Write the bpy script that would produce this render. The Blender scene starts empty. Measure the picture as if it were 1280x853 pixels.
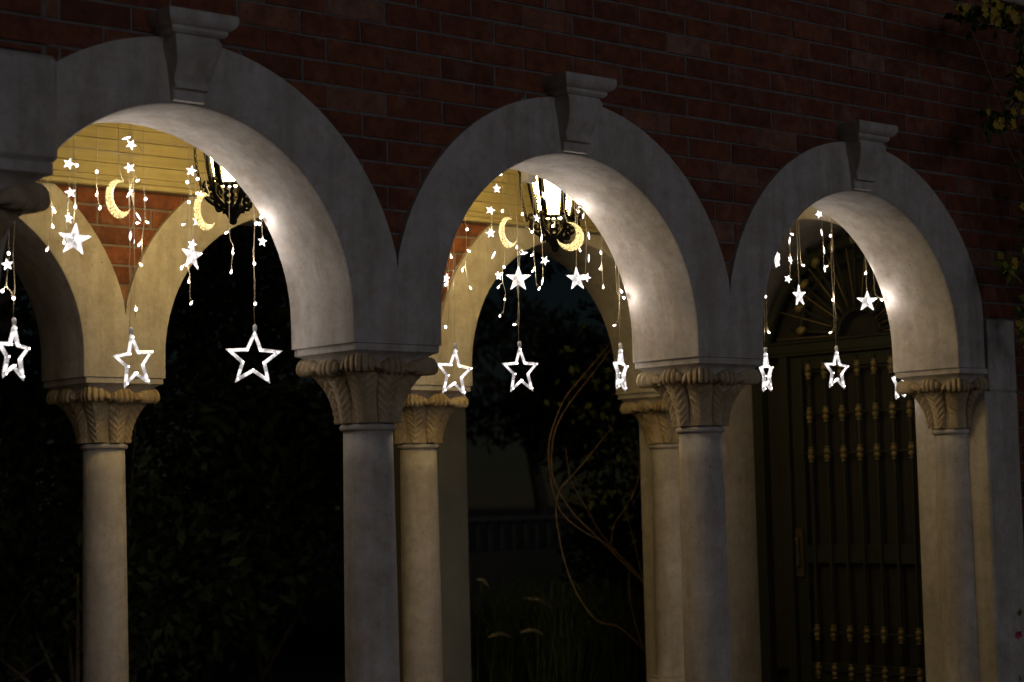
import bpy, math, random
from mathutils import Vector, Matrix
random.seed(7)
scn = bpy.context.scene
COL = scn.collection
rad = math.radians

# ------------------------------------------------------------------ camera
GZ = 1.6                                   # eye-level datum above the ground
CAM = Vector((-6.0158, -7.7645, 0.0191 + GZ))
RX = Vector((0.75568048, -0.65449019, -0.02428171))
UX = Vector((-0.03388898, -0.07609977, 0.99652414))
FX = Vector((0.65406311, 0.75223096, 0.07968712))
cd = bpy.data.cameras.new('camera')
cam = bpy.data.objects.new('camera', cd); COL.objects.link(cam)
M3 = Matrix((RX, UX, -FX)).transposed()
cam.matrix_world = Matrix.Translation(CAM) @ M3.to_4x4()
cd.sensor_width = 36.0
cd.lens = 2498.1 / 1280 * 36.0
cd.clip_start = 0.1; cd.clip_end = 2000
cd.dof.use_dof = True
cd.dof.focus_distance = 11.2
cd.dof.aperture_fstop = 2.0
scn.camera = cam

# ------------------------------------------------------------------ night sky and the one distant light
SUN_EL, SUN_AZ = 10.0, 6.0                 # low, from the front
world = bpy.data.worlds.new('World'); scn.world = world; world.use_nodes = True
nt = world.node_tree
sky = nt.nodes.new('ShaderNodeTexSky'); sky.sky_type = 'NISHITA'; sky.sun_disc = False
sky.sun_elevation = rad(SUN_EL); sky.dust_density = 0.0; sky.ozone_density = 3.0; sky.air_density = 1.0
to_sun = Vector((math.sin(rad(-SUN_AZ)), -math.cos(rad(SUN_AZ)), math.tan(rad(SUN_EL)))).normalized()
sky.sun_rotation = math.atan2(to_sun.x, to_sun.y)
bg = nt.nodes['Background']; bg.inputs['Strength'].default_value = 0.0009
nt.links.new(sky.outputs['Color'], bg.inputs['Color'])
sl = bpy.data.lights.new('sun', 'SUN'); sl.energy = 0.19; sl.angle = rad(25); sl.color = (0.90, 0.89, 1.0)
sun = bpy.data.objects.new('sun', sl); COL.objects.link(sun)
sun.rotation_euler = (-to_sun).to_track_quat('-Z', 'Y').to_euler()
scn.view_settings.view_transform = 'Standard'; scn.view_settings.look = 'None'
scn.view_settings.exposure = 0.0; scn.view_settings.gamma = 1.0
scn.view_settings.use_curve_mapping = False
scn.cycles.use_denoising = True
scn.cycles.sample_clamp_indirect = 3.0
scn.cycles.max_bounces = 8

# ------------------------------------------------------------------ materials
def new_mat(name):
    m = bpy.data.materials.new(name); m.use_nodes = True
    n = m.node_tree.nodes; l = m.node_tree.links
    b = n['Principled BSDF']
    return m, n, l, b
def coords(n, kind='Object', scale=None, l=None):
    t = n.new('ShaderNodeTexCoord')
    return t.outputs[kind]
def noise(n, l, vec, scale, detail=5, rough=.55):
    t = n.new('ShaderNodeTexNoise'); t.inputs['Scale'].default_value = scale
    t.inputs['Detail'].default_value = detail; t.inputs['Roughness'].default_value = rough
    l.new(vec, t.inputs['Vector']); return t.outputs['Fac']
def ramp(n, l, fac, stops):
    r = n.new('ShaderNodeValToRGB'); e = r.color_ramp.elements
    while len(e) < len(stops): e.new(0.5)
    for i, (p, c) in enumerate(stops):
        e[i].position = p; e[i].color = (*c, 1) if len(c) == 3 else c
    l.new(fac, r.inputs['Fac']); return r.outputs['Color']
def mix(n, l, a, b, fac, mode='MIX'):
    m = n.new('ShaderNodeMix'); m.data_type = 'RGBA'; m.blend_type = mode
    for sock, v in ((m.inputs[0], fac), (m.inputs[6], a), (m.inputs[7], b)):
        if hasattr(v, 'is_linked') or hasattr(v, 'links'): l.new(v, sock)
        else: sock.default_value = v if not isinstance(v, tuple) else ((*v, 1) if len(v) == 3 else v)
    return m.outputs[2]
def bump(n, l, b, h, strength, dist=.01):
    k = n.new('ShaderNodeBump'); k.inputs['Strength'].default_value = strength
    k.inputs['Distance'].default_value = dist
    l.new(h, k.inputs['Height']); l.new(k.outputs['Normal'], b.inputs['Normal'])

def stone_mat(name, c_lo, c_hi, stain, stain_amt=.5, rough=.72):
    m, n, l, b = new_mat(name)
    g = n.new('ShaderNodeNewGeometry').outputs['Position']
    f1 = noise(n, l, g, 4.2, 8, .72)
    f2 = noise(n, l, g, 28, 6, .6)
    base = ramp(n, l, f1, [(.3, c_lo), (.7, c_hi)])
    sp = ramp(n, l, noise(n, l, g, 9.0, 8, .7), [(.52, (0, 0, 0)), (.72, (1, 1, 1))])
    ml = n.new('ShaderNodeMath'); ml.operation = 'MULTIPLY'; ml.inputs[1].default_value = stain_amt
    l.new(sp, ml.inputs[0])
    c = mix(n, l, base, stain, ml.outputs[0])
    mp = n.new('ShaderNodeMapping'); mp.inputs['Scale'].default_value = (7, 7, .8); l.new(g, mp.inputs['Vector'])
    streak = ramp(n, l, noise(n, l, mp.outputs[0], 1.0, 7, .65), [(.40, (.68, .63, .56)), (.56, (1, 1, 1))])
    c = mix(n, l, c, streak, .55, 'MULTIPLY')
    blot = ramp(n, l, noise(n, l, g, 14, 6, .75), [(.36, (.74, .70, .64)), (.60, (1.06, 1.06, 1.06))])
    c = mix(n, l, c, blot, .5, 'MULTIPLY')
    pit = ramp(n, l, noise(n, l, g, 42, 3, .6), [(.66, (1, 1, 1)), (.74, (.38, .30, .22))])
    c = mix(n, l, c, pit, .8, 'MULTIPLY')
    # thin veins / scratches
    w = n.new('ShaderNodeTexWave'); w.inputs['Scale'].default_value = 1.6; w.inputs['Distortion'].default_value = 14
    w.inputs['Detail'].default_value = 5; w.inputs['Detail Scale'].default_value = 1.4; l.new(g, w.inputs['Vector'])
    vein = ramp(n, l, w.outputs['Fac'], [(.0, (.74, .66, .56)), (.05, (1, 1, 1))])
    c = mix(n, l, c, vein, .10, 'MULTIPLY')
    l.new(c, b.inputs['Base Color'])
    b.inputs['Roughness'].default_value = rough
    bump(n, l, b, f2, .35, .008)
    return m
MAT = {}
MAT['stone'] = stone_mat('limestone', (.44, .41, .37), (.66, .62, .58), (.42, .32, .22), .55)
MAT['capital'] = stone_mat('carved_limestone', (.36, .27, .15), (.60, .50, .34), (.32, .18, .06), .8, .8)

m, n, l, b = new_mat('brick')
oi = n.new('ShaderNodeObjectInfo').outputs['Random']
g = n.new('ShaderNodeNewGeometry').outputs['Position']
c = ramp(n, l, oi, [(.0, (.15, .050, .026)), (.35, (.235, .075, .034)), (.7, (.19, .058, .029)), (.90, (.26, .092, .046)), (1, (.29, .15, .10))])
f = noise(n, l, g, 14, 6, .65)
c = mix(n, l, c, ramp(n, l, f, [(.3, (.50, .48, .47)), (.65, (1.12, 1.08, 1.02))]), 1.0, 'MULTIPLY')
eff = ramp(n, l, noise(n, l, g, 5.5, 7, .7), [(.55, (0, 0, 0)), (.8, (.38, .38, .38))])
c = mix(n, l, c, (.42, .32, .26), eff)
l.new(c, b.inputs['Base Color']); b.inputs['Roughness'].default_value = .88
bump(n, l, b, noise(n, l, g, 55, 5, .7), .5, .008); MAT['brick'] = m

m, n, l, b = new_mat('mortar')
g = n.new('ShaderNodeNewGeometry').outputs['Position']
l.new(ramp(n, l, noise(n, l, g, 20), [(.3, (.14, .12, .11)), (.7, (.22, .195, .18))]), b.inputs['Base Color'])
b.inputs['Roughness'].default_value = .95; bump(n, l, b, noise(n, l, g, 90), .5, .004); MAT['mortar'] = m

def plain(name, col, rough=.6, metal=0., nscale=0, var=.25, bumps=0., spec=None):
    m, n, l, b = new_mat(name)
    b.inputs['Roughness'].default_value = rough; b.inputs['Metallic'].default_value = metal
    if nscale:
        g = n.new('ShaderNodeNewGeometry').outputs['Position']
        f = noise(n, l, g, nscale, 5, .6)
        lo = tuple(x * (1 - var) for x in col); hi = tuple(min(1, x * (1 + var)) for x in col)
        l.new(ramp(n, l, f, [(.3, lo), (.7, hi)]), b.inputs['Base Color'])
        if bumps: bump(n, l, b, f, bumps, .006)
    else:
        b.inputs['Base Color'].default_value = (*col, 1)
    MAT[name] = m; return m
plain('cream_paint', (.40, .34, .18), .55, 0, 6, .10, .08)
_m = MAT['cream_paint']; _n = _m.node_tree.nodes; _l = _m.node_tree.links; _b = _n['Principled BSDF']
_src = _b.inputs['Base Color'].links[0].from_socket
_c = mix(_n, _l, _src, ramp(_n, _l, _n.new('ShaderNodeObjectInfo').outputs['Random'], [(0, (.86, .85, .84)), (1, (1.06, 1.06, 1.06))]), 1.0, 'MULTIPLY')
_mp = _n.new('ShaderNodeMapping'); _mp.inputs['Scale'].default_value = (1.2, 30, 40); _l.new(_n.new('ShaderNodeNewGeometry').outputs['Position'], _mp.inputs['Vector'])
_c = mix(_n, _l, _c, ramp(_n, _l, noise(_n, _l, _mp.outputs[0], 1.0, 6, .7), [(.3, (.82, .80, .76)), (.6, (1.04, 1.04, 1.04))]), .8, 'MULTIPLY')
_l.new(_c, _b.inputs['Base Color'])
plain('ceiling_paint', (.62, .50, .24), .6, 0, 3, .08)
plain('iron', (.006, .005, .0045), .75, .0, 40, .4, .3); MAT['iron'].node_tree.nodes['Principled BSDF'].inputs['Specular IOR Level'].default_value = .12
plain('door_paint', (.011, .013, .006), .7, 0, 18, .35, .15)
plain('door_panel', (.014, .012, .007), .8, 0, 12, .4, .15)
plain('brass', (.20, .15, .055), .6, .2, 30, .3)
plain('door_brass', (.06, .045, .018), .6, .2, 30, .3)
plain('wire', (.40, .33, .20), .4, .3)
plain('clear_cap', (.7, .7, .68), .25)
plain('box_plastic', (.62, .62, .62), .5)
plain('stem_bark', (.21, .135, .06), .85, 0, 30, .3, .4)
plain('soil', (.055, .042, .030), .95, 0, 4, .4, .4)
plain('paving', (.13, .115, .095), .8, 0, 5, .2, .2)
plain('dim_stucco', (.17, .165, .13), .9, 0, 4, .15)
plain('trunk_bark', (.10, .07, .045), .9, 0, 20, .35, .4)
plain('petal_yellow', (.40, .27, .02), .7)
plain('petal_pink', (.45, .02, .12), .6)
plain('plume', (.24, .19, .10), .9)
def leaf_mat(name, a, bcol):
    m, n, l, b = new_mat(name)
    g = n.new('ShaderNodeNewGeometry').outputs['Position']
    l.new(ramp(n, l, noise(n, l, g, 9, 4, .7), [(.3, a), (.7, bcol)]), b.inputs['Base Color'])
    b.inputs['Roughness'].default_value = .8; b.inputs['Specular IOR Level'].default_value = .2; MAT[name] = m
leaf_mat('leaf_dark', (.018, .026, .009), (.038, .052, .016))
leaf_mat('leaf_vine', (.050, .075, .015), (.12, .13, .03))
leaf_mat('leaf_flowering', (.035, .050, .012), (.085, .10, .022))
leaf_mat('grass_blade', (.040, .060, .018), (.10, .12, .035))

def emit_mat(name, col, lo, hi, scale, thr=(.42, .6), base=(.10, .10, .10), rough=.25):
    """clear plastic that carries light unevenly"""
    m, n, l, b = new_mat(name)
    oc = n.new('ShaderNodeTexCoord').outputs['Object']
    if lo == hi:
        b.inputs['Emission Strength'].default_value = lo
    else:
        f = noise(n, l, oc, scale, 3, .6)
        mr = n.new('ShaderNodeMapRange'); mr.inputs['From Min'].default_value = thr[0]; mr.inputs['From Max'].default_value = thr[1]
        mr.inputs['To Min'].default_value = lo; mr.inputs['To Max'].default_value = hi
        l.new(f, mr.inputs['Value']); l.new(mr.outputs[0], b.inputs['Emission Strength'])
    b.inputs['Emission Color'].default_value = (*col, 1)
    b.inputs['Base Color'].default_value = (*base, 1); b.inputs['Roughness'].default_value = rough
    MAT[name] = m; return m
WHITE = (1.0, .92, .90)
emit_mat('acrylic', WHITE, .34, 1.35, 24, (.42, .62))
emit_mat('led', (1.0, .90, .86), 9, 9, 1)
emit_mat('led_small', (1.0, .86, .70), 7, 7, 1)
emit_mat('led_star', WHITE, 3.2, 3.2, 1)
def radial_emit(name, col, lo, hi, r0, r1, base=(.10, .10, .10)):
    m, n, l, b = new_mat(name)
    oc = n.new('ShaderNodeTexCoord').outputs['Object']
    ln = n.new('ShaderNodeVectorMath'); ln.operation = 'LENGTH'; l.new(oc, ln.inputs[0])
    f = noise(n, l, oc, 60, 3, .6)
    ad = n.new('ShaderNodeMath'); ad.operation = 'MULTIPLY_ADD'; ad.inputs[1].default_value = .05; l.new(f, ad.inputs[0]); l.new(ln.outputs['Value'], ad.inputs[2])
    mr = n.new('ShaderNodeMapRange'); mr.inputs['From Min'].default_value = r0 + .025; mr.inputs['From Max'].default_value = r1 + .025
    mr.inputs['To Min'].default_value = lo; mr.inputs['To Max'].default_value = hi
    l.new(ad.outputs[0], mr.inputs['Value']); l.new(mr.outputs[0], b.inputs['Emission Strength'])
    b.inputs['Emission Color'].default_value = (*col, 1); b.inputs['Base Color'].default_value = (*base, 1); b.inputs['Roughness'].default_value = .2
    MAT[name] = m
radial_emit('acrylic_solid', WHITE, .42, 1.6, .018, .060)
emit_mat('moon_plastic', (1.0, .76, .30), .22, 1.7, 95, (.40, .56), (.12, .10, .04))
emit_mat('lantern_glass', (1.0, .71, .23), 60, 60, 1)

# ------------------------------------------------------------------ builders
def _link(o, parent=None):
    COL.objects.link(o)
    if parent is not None:
        o.parent = parent
    return o
def wloc(o):
    v = Vector((0, 0, 0))
    while o is not None:
        v += o.location; o = o.parent
    return v
def mesh(name, V, F, mat, smooth=False):
    me = bpy.data.meshes.new(name); me.from_pydata([tuple(v) for v in V], [], F); me.update()
    me.materials.append(MAT[mat])
    if smooth:
        me.polygons.foreach_set('use_smooth', [True] * len(me.polygons))
    return me
def obj(name, V, F, mat, parent=None, origin=None, smooth=False, sharp=None):
    """V in world coordinates; the object's own origin at origin (default: the parent's)"""
    base = wloc(parent) if parent is not None else Vector((0, 0, 0))
    o0 = Vector(origin) if origin is not None else base
    me = mesh(name, [Vector(v) - o0 for v in V], F, mat, smooth or sharp is not None)
    if sharp is not None:
        me.set_sharp_from_angle(angle=rad(sharp))
    o = bpy.data.objects.new(name, me); _link(o, parent); o.location = o0 - base
    return o
def inst(name, me, parent, loc, rot=(0, 0, 0), scale=(1, 1, 1)):
    o = bpy.data.objects.new(name, me); _link(o, parent)
    o.location = Vector(loc) - (wloc(parent) if parent is not None else Vector((0, 0, 0)))
    o.rotation_euler = rot; o.scale = scale
    return o
def tag(o, label=None, cat=None, group=None, kind=None):
    if label: o['label'] = label
    if cat: o['category'] = cat
    if group: o['group'] = group
    if kind: o['kind'] = kind
    return o
def thing(name, loc, label, cat, group=None):
    e = bpy.data.objects.new(name, None); e.empty_display_size = .1; _link(e); e.location = loc
    return tag(e, label, cat, group, 'thing')

def box(x0, x1, y0, y1, z0, z1):
    V = [(x, y, z) for z in (z0, z1) for y in (y0, y1) for x in (x0, x1)]
    F = [(0, 2, 3, 1), (4, 5, 7, 6), (0, 1, 5, 4), (2, 6, 7, 3), (0, 4, 6, 2), (1, 3, 7, 5)]
    return V, F
def bbox(x0, x1, y0, y1, z0, z1, c=.006):
    """box with all edges chamfered"""
    V = []; idx = {}
    X = (x0, x1); Y = (y0, y1); Z = (z0, z1)
    for i in (0, 1):
        for j in (0, 1):
            for k in (0, 1):
                sx, sy, sz = (c if i == 0 else -c), (c if j == 0 else -c), (c if k == 0 else -c)
                idx[i, j, k, 0] = len(V); V.append((X[i], Y[j] + sy, Z[k] + sz))
                idx[i, j, k, 1] = len(V); V.append((X[i] + sx, Y[j], Z[k] + sz))
                idx[i, j, k, 2] = len(V); V.append((X[i] + sx, Y[j] + sy, Z[k]))
    F = []
    a = idx
    F.append((a[0,0,0,0], a[0,0,1,0], a[0,1,1,0], a[0,1,0,0])); F.append((a[1,0,0,0], a[1,1,0,0], a[1,1,1,0], a[1,0,1,0]))
    F.append((a[0,0,0,1], a[1,0,0,1], a[1,0,1,1], a[0,0,1,1])); F.append((a[0,1,0,1], a[0,1,1,1], a[1,1,1,1], a[1,1,0,1]))
    F.append((a[0,0,0,2], a[0,1,0,2], a[1,1,0,2], a[1,0,0,2])); F.append((a[0,0,1,2], a[1,0,1,2], a[1,1,1,2], a[0,1,1,2]))
    for i in (0, 1):
        for j in (0, 1): F.append((a[i,j,0,0], a[i,j,0,1], a[i,j,1,1], a[i,j,1,0]))
        for k in (0, 1): F.append((a[i,0,k,0], a[i,0,k,2], a[i,1,k,2], a[i,1,k,0]))
    for j in (0, 1):
        for k in (0, 1): F.append((a[0,j,k,1], a[0,j,k,2], a[1,j,k,2], a[1,j,k,1]))
    for i in (0, 1):
        for j in (0, 1):
            for k in (0, 1): F.append((a[i,j,k,0], a[i,j,k,1], a[i,j,k,2]))
    return V, F
def lathe(cx, cy, prof, n=32):
    V = []; F = []
    for (r, z) in prof:
        for i in range(n):
            t = 2 * math.pi * i / n; V.append((cx + r * math.cos(t), cy + r * math.sin(t), z))
    m = len(prof)
    for j in range(m - 1):
        for i in range(n):
            k = (i + 1) % n; F.append((j * n + i, j * n + k, (j + 1) * n + k, (j + 1) * n + i))
    F.append(tuple(range(n - 1, -1, -1))); F.append(tuple((m - 1) * n + i for i in range(n)))
    return V, F
def loft_sq(cx, cy, prof, rr=.02):
    """square plan with rounded corners, prof = [(half, z)]"""
    V = []; F = []; ns = 4
    for (h, z) in prof:
        for q in range(4):
            for s in range(ns + 1):
                t = math.pi / 2 * (q + s / ns)
                ox = (h - rr) * (1 if q in (0, 3) else -1); oy = (h - rr) * (1 if q in (0, 1) else -1)
                V.append((cx + ox + rr * math.cos(t), cy + oy + rr * math.sin(t), z))
    n = 4 * (ns + 1); m = len(prof)
    for j in range(m - 1):
        for i in range(n):
            k = (i + 1) % n; F.append((j * n + i, j * n + k, (j + 1) * n + k, (j + 1) * n + i))
    F.append(tuple(range(n - 1, -1, -1))); F.append(tuple((m - 1) * n + i for i in range(n)))
    return V, F
def tube(P, r, n=6, r2=None, closed=False):
    P = [Vector(p) for p in P]; V = []; F = []; m = len(P)
    up = None
    for i, p in enumerate(P):
        if closed: d = P[(i + 1) % m] - P[i - 1]
        else: d = P[min(i + 1, m - 1)] - P[max(i - 1, 0)]
        if d.length < 1e-9: d = Vector((0, 0, 1))
        d.normalize()
        if up is None:
            up = Vector((0, 0, 1)) if abs(d.z) < .9 else Vector((1, 0, 0))
        a = d.cross(up)
        if a.length < 1e-4: a = d.cross(Vector((0, 1, 0)))
        a.normalize(); bb = d.cross(a); up = -bb
        if isinstance(r, (list, tuple)): rr = r[i]
        elif r2 is not None: rr = r + (r2 - r) * i / max(1, m - 1)
        else: rr = r
        for k in range(n):
            t = 2 * math.pi * k / n; V.append(p + a * (rr * math.cos(t)) + bb * (rr * math.sin(t)))
    for i in range(m if closed else m - 1):
        for k in range(n):
            k2 = (k + 1) % n; i2 = (i + 1) % m
            F.append((i * n + k, i * n + k2, i2 * n + k2, i2 * n + k))
    if not closed:
        F.append(tuple(range(n - 1, -1, -1))); F.append(tuple((m - 1) * n + k for k in range(n)))
    return V, F
def join(*parts):
    V = []; F = []
    for v, f in parts:
        o = len(V); V += list(v); F += [tuple(i + o for i in q) for q in f]
    return V, F
def spline(P, k=6):
    P = [Vector(p) for p in P]; out = []
    for i in range(len(P) - 1):
        p0 = P[max(i - 1, 0)]; p1 = P[i]; p2 = P[i + 1]; p3 = P[min(i + 2, len(P) - 1)]
        for s in range(k):
            t = s / k
            out.append(.5 * ((2 * p1) + (p2 - p0) * t + (2 * p0 - 5 * p1 + 4 * p2 - p3) * t * t + (3 * p1 - p0 - 3 * p2 + p3) * t ** 3))
    out.append(P[-1]); return out
def ray(px, py):
    return FX + RX * ((px - 640) / 2498.1) - UX * ((py - 426.5) / 2498.1)
def at_y(px, py, y):
    d = ray(px, py); return CAM + d * ((y - CAM.y) / d.y)
def at_x(px, py, x):
    d = ray(px, py); return CAM + d * ((x - CAM.x) / d.x)

# ------------------------------------------------------------------ measured dimensions
S = 2.4; T = .54; A = .274; P = 2.64
ZS = .803 + GZ; ZC = .934 + GZ; RI = .921; RE = 1.232
ZF = .15                                    # porch floor
CEIL = 2.72 + GZ
WTOP = 3.27 + GZ

# ------------------------------------------------------------------ ground
V, F = box(-300, 300, -300, 400, -.5, 0); tag(obj('ground', V, F, 'soil'), kind='structure')
floor = tag(obj('porch_floor', *box(-3.2, 6.0, -.75, P + T + .5, 0, ZF), 'paving'), kind='structure')
V, F = box(-60, 60, -40, -.76, -.2, .006); tag(obj('forecourt', V, F, 'paving'), kind='structure')

# ------------------------------------------------------------------ arches
def arch_mesh(ri, re, half, t0, t1, zs, zc, rect_top=None, rnd=.022, N=48, stilt=4):
    """cross-sections swept round an arch. Local: u across, t through the wall, z up. Returns V(u,t,z), F"""
    path = []
    for i in range(stilt):
        path.append(('s', -1, zs + (zc - zs) * i / stilt))
    for i in range(N + 1):
        path.append(('a', math.pi - math.pi * i / N, 0))
    for i in range(stilt - 1, -1, -1):
        path.append(('s', 1, zs + (zc - zs) * i / stilt))
    V = []; F = []
    for kind, q, z in path:
        if kind == 's':
            inn = Vector((q * ri, z)); out = Vector((q * half, z)); d = Vector((-q, 0))
        else:
            c, s = math.cos(q), math.sin(q); inn = Vector((ri * c, zc + ri * s)); d = Vector((-c, -s))
            if rect_top is None:
                r = re
                if abs(c) * r > half: r = half / abs(c)
            else:
                r = min(half / max(1e-6, abs(c)), (rect_top - zc) / max(1e-6, s))
            out = Vector((r * c, zc + r * s))
        L = (out - inn).length
        sec = [(L, t0), (L * .5, t0), (rnd, t0), (rnd * .3, t0 + rnd * .3), (0, t0 + rnd), (0, (t0 + t1) / 2),
               (0, t1 - rnd), (rnd * .3, t1 - rnd * .3), (rnd, t1), (L * .5, t1), (L, t1)]
        for w, t in sec:
            p = inn - d * w; V.append((p.x, t, p.y))
    m = 11
    for i in range(len(path) - 1):
        for k in range(m):
            k2 = (k + 1) % m
            F.append((i * m + k, i * m + k2, (i + 1) * m + k2, (i + 1) * m + k))
    F.append(tuple(range(m))); F.append(tuple((len(path) - 1) * m + k for k in range(m - 1, -1, -1)))
    return V, F

def spandrel(x0, x1, centres, y0, y1, ztop, r, zlow):
    """solid wall with arch cut-outs (upper edge ztop), as quads between cut curve and top"""
    xs = set([x0, x1])
    for c in centres:
        for i in range(41):
            a_ = math.pi * i / 40; xs.add(round(c + r * math.cos(a_), 4))
    xs = sorted(x for x in xs if x0 <= x <= x1)
    V = []; F = []
    def low(x):
        z = zlow
        for c in centres:
            d = abs(x - c)
            if d < r: z = max(z, ZC + math.sqrt(max(0, r * r - d * d)))
        return z
    for x in xs:
        zl = low(x)
        V += [(x, y0, zl), (x, y0, ztop), (x, y1, ztop), (x, y1, zl)]
    for i in range(len(xs) - 1):
        for k in range(4):
            k2 = (k + 1) % 4; F.append((i * 4 + k, (i + 1) * 4 + k, (i + 1) * 4 + k2, i * 4 + k2))
    F.append((0, 1, 2, 3)); n_ = (len(xs) - 1) * 4; F.append((n_ + 3, n_ + 2, n_ + 1, n_))
    return V, F

BL, BH, BJ = .359, .1165, .013
def brick_prism(xb0, xb1, xt0, xt1, zb, zt, yf, yb, c=.004):
    """a brick whose sides may slope, chamfered on its face; front at yf"""
    V = [(xb0, yb, zb), (xb1, yb, zb), (xt1, yb, zt), (xt0, yb, zt)]
    V += [(xb0, yf + c, zb), (xb1, yf + c, zb), (xt1, yf + c, zt), (xt0, yf + c, zt)]
    V += [(xb0 + c, yf, zb + c), (xb1 - c, yf, zb + c), (xt1 - c, yf, zt - c), (xt0 + c, yf, zt - c)]
    F = [(3, 2, 1, 0), (8, 9, 10, 11)]
    for k in range(4):
        k2 = (k + 1) % 4
        F.append((k, k2, 4 + k2, 4 + k)); F.append((4 + k, 4 + k2, 8 + k2, 8 + k))
    return V, F
def lay_bricks(parent, x0, x1, z0, z1, centres, yf, yb, rc, zoff=2.287 + GZ, xoff=-.028, seed=1):
    rng = random.Random(seed)
    full = []
    for q in range(9):
        V, F = brick_prism(-BL / 2 + BJ / 2, BL / 2 - BJ / 2, -BL / 2 + BJ / 2, BL / 2 - BJ / 2, -BH / 2 + BJ / 2, BH / 2 - BJ / 2, 0, yb - yf)
        W = [list(v) for v in V]
        for i in range(4, 12):
            for ax in (0, 2): W[i][ax] += rng.uniform(-.0035, .0035)
        for i in range(8, 12):
            W[i][1] += rng.uniform(0, .002)
            if rng.random() < .3: W[i][0] *= .955; W[i][2] *= .82; W[i][1] -= .001
        full.append(mesh('brick', W, F, 'brick'))
    k0 = math.floor((z0 - zoff) / BH); k1 = math.ceil((z1 - zoff) / BH)
    for k in range(k0, k1):
        zb = zoff + k * BH; zt = zb + BH
        zb2, zt2 = max(zb + BJ / 2, z0), min(zt - BJ / 2, z1)
        if zt2 - zb2 < .02: continue
        xo = xoff + (-.146 if (k % 2 == 0) else 0) + rng.uniform(-.008, .008)
        i0 = math.floor((x0 - xo) / BL) - 1; i1 = math.ceil((x1 - xo) / BL) + 1
        for i in range(i0, i1):
            xa = max(xo + i * BL + BJ / 2, x0); xb = min(xo + (i + 1) * BL - BJ / 2, x1)
            if xb - xa < .025: continue
            segs = [(xa, xa, xb, xb)]         # left-bottom, left-top, right-bottom, right-top
            for c in centres:
                def hw(z):
                    return math.sqrt(max(0., rc * rc - (z - ZC) ** 2)) if z > ZC else rc
                hb, ht = hw(zb2), hw(zt2)
                new = []
                for (lb, lt, rb, rt) in segs:
                    if rt <= c - ht and rb <= c - hb or lb >= c + hb and lt >= c + ht:
                        new.append((lb, lt, rb, rt)); continue
                    # piece left of the arch
                    nb, ntp = min(rb, c - hb), min(rt, c - ht)
                    if nb - lb > .012 and ntp - lt > .012: new.append((lb, lt, nb, ntp))
                    elif ntp - lt > .03: new.append((lb, lt, lb + .009, ntp)) if nb - lb <= .012 else None
                    nb, ntp = max(lb, c + hb), max(lt, c + ht)
                    if rb - nb > .012 and rt - ntp > .012: new.append((nb, ntp, rb, rt))
                    elif rt - ntp > .03: new.append((rb - .009, ntp, rb, rt)) if rb - nb <= .012 else None
                segs = [s_ for s_ in new if s_]
            for (lb, lt, rb, rt) in segs:
                dy = rng.uniform(-.003, .003)
                if abs(lb - lt) < 1e-6 and abs(rb - rt) < 1e-6 and abs((rb - lb) - (BL - BJ)) < 1e-4 and abs((zt2 - zb2) - (BH - BJ)) < 1e-4:
                    inst('brick', rng.choice(full), parent, ((lb + rb) / 2, yf + dy, (zb2 + zt2) / 2),
                         (rng.uniform(-.006, .006), rng.uniform(-.006, .006), rng.uniform(-.008, .008)))
                else:
                    V, F = brick_prism(lb, rb, lt, rt, zb2, zt2, yf + dy, yb)
                    obj('brick', V, F, 'brick', parent, origin=((lb + rb) / 2, yf, (zb2 + zt2) / 2))

# front arcade wall --------------------------------------------------
fw = thing('arcade_wall', (1.2, T / 2, 0), 'red brick wall with pale stone arches along the front of the porch', 'wall')
YB = .030
V, F = spandrel(-2.85, 30.0, (-1.2, 1.2, 3.6), YB + .007, T - .02, WTOP, RE - .06, ZC)  # far run is unseen, lengthened to keep the sun off the garden
obj('wall_core', V, F, 'mortar', fw)
V, F = box(5.14, 30.0, YB + .012, T - .02, 0, ZC); obj('wall_core', V, F, 'mortar', fw)
lay_bricks(fw, -2.14, 6.2, 1.14 + GZ, WTOP, (-1.2, 1.2, 3.6), YB, YB + .035, RE - .035, seed=3)
lay_bricks(fw, 5.14, 5.6, 0.02, 1.14 + GZ, (), YB, YB + .035, RE, seed=4)
# brickwork continuing well past the frame, joined as one part
PV, PF = [], []
for (xa_, xb_, za_, zb_) in ((6.2, 9.0, 1.14 + GZ, WTOP), (5.6, 9.0, .02, 1.14 + GZ)):
    for k in range(int((zb_ - za_) / BH)):
        xq = xa_ - (BL / 2 if k % 2 else 0)
        while xq < xb_:
            l0, l1 = max(xq + BJ / 2, xa_), min(xq + BL - BJ / 2, xb_); xq += BL
            if l1 - l0 < .03: continue
            V, F = brick_prism(l0, l1, l0, l1, za_ + k * BH + BJ / 2, za_ + (k + 1) * BH - BJ / 2, YB, YB + .035)
            o_ = len(PV); PV += V; PF += [tuple(i + o_ for i in f_) for f_ in F]
bw = obj('brickwork', PV, PF, 'brick', fw); bw['kind'] = 'stuff'
for k, xc in enumerate((-1.2, 1.2, 3.6)):
    V, F = arch_mesh(RI, RE, S / 2, 0, T, ZS, ZC)
    obj('stone_arch', [(xc + u, t, z) for u, t, z in V], F, 'stone', fw, origin=(xc, 0, ZS), sharp=32)
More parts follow.
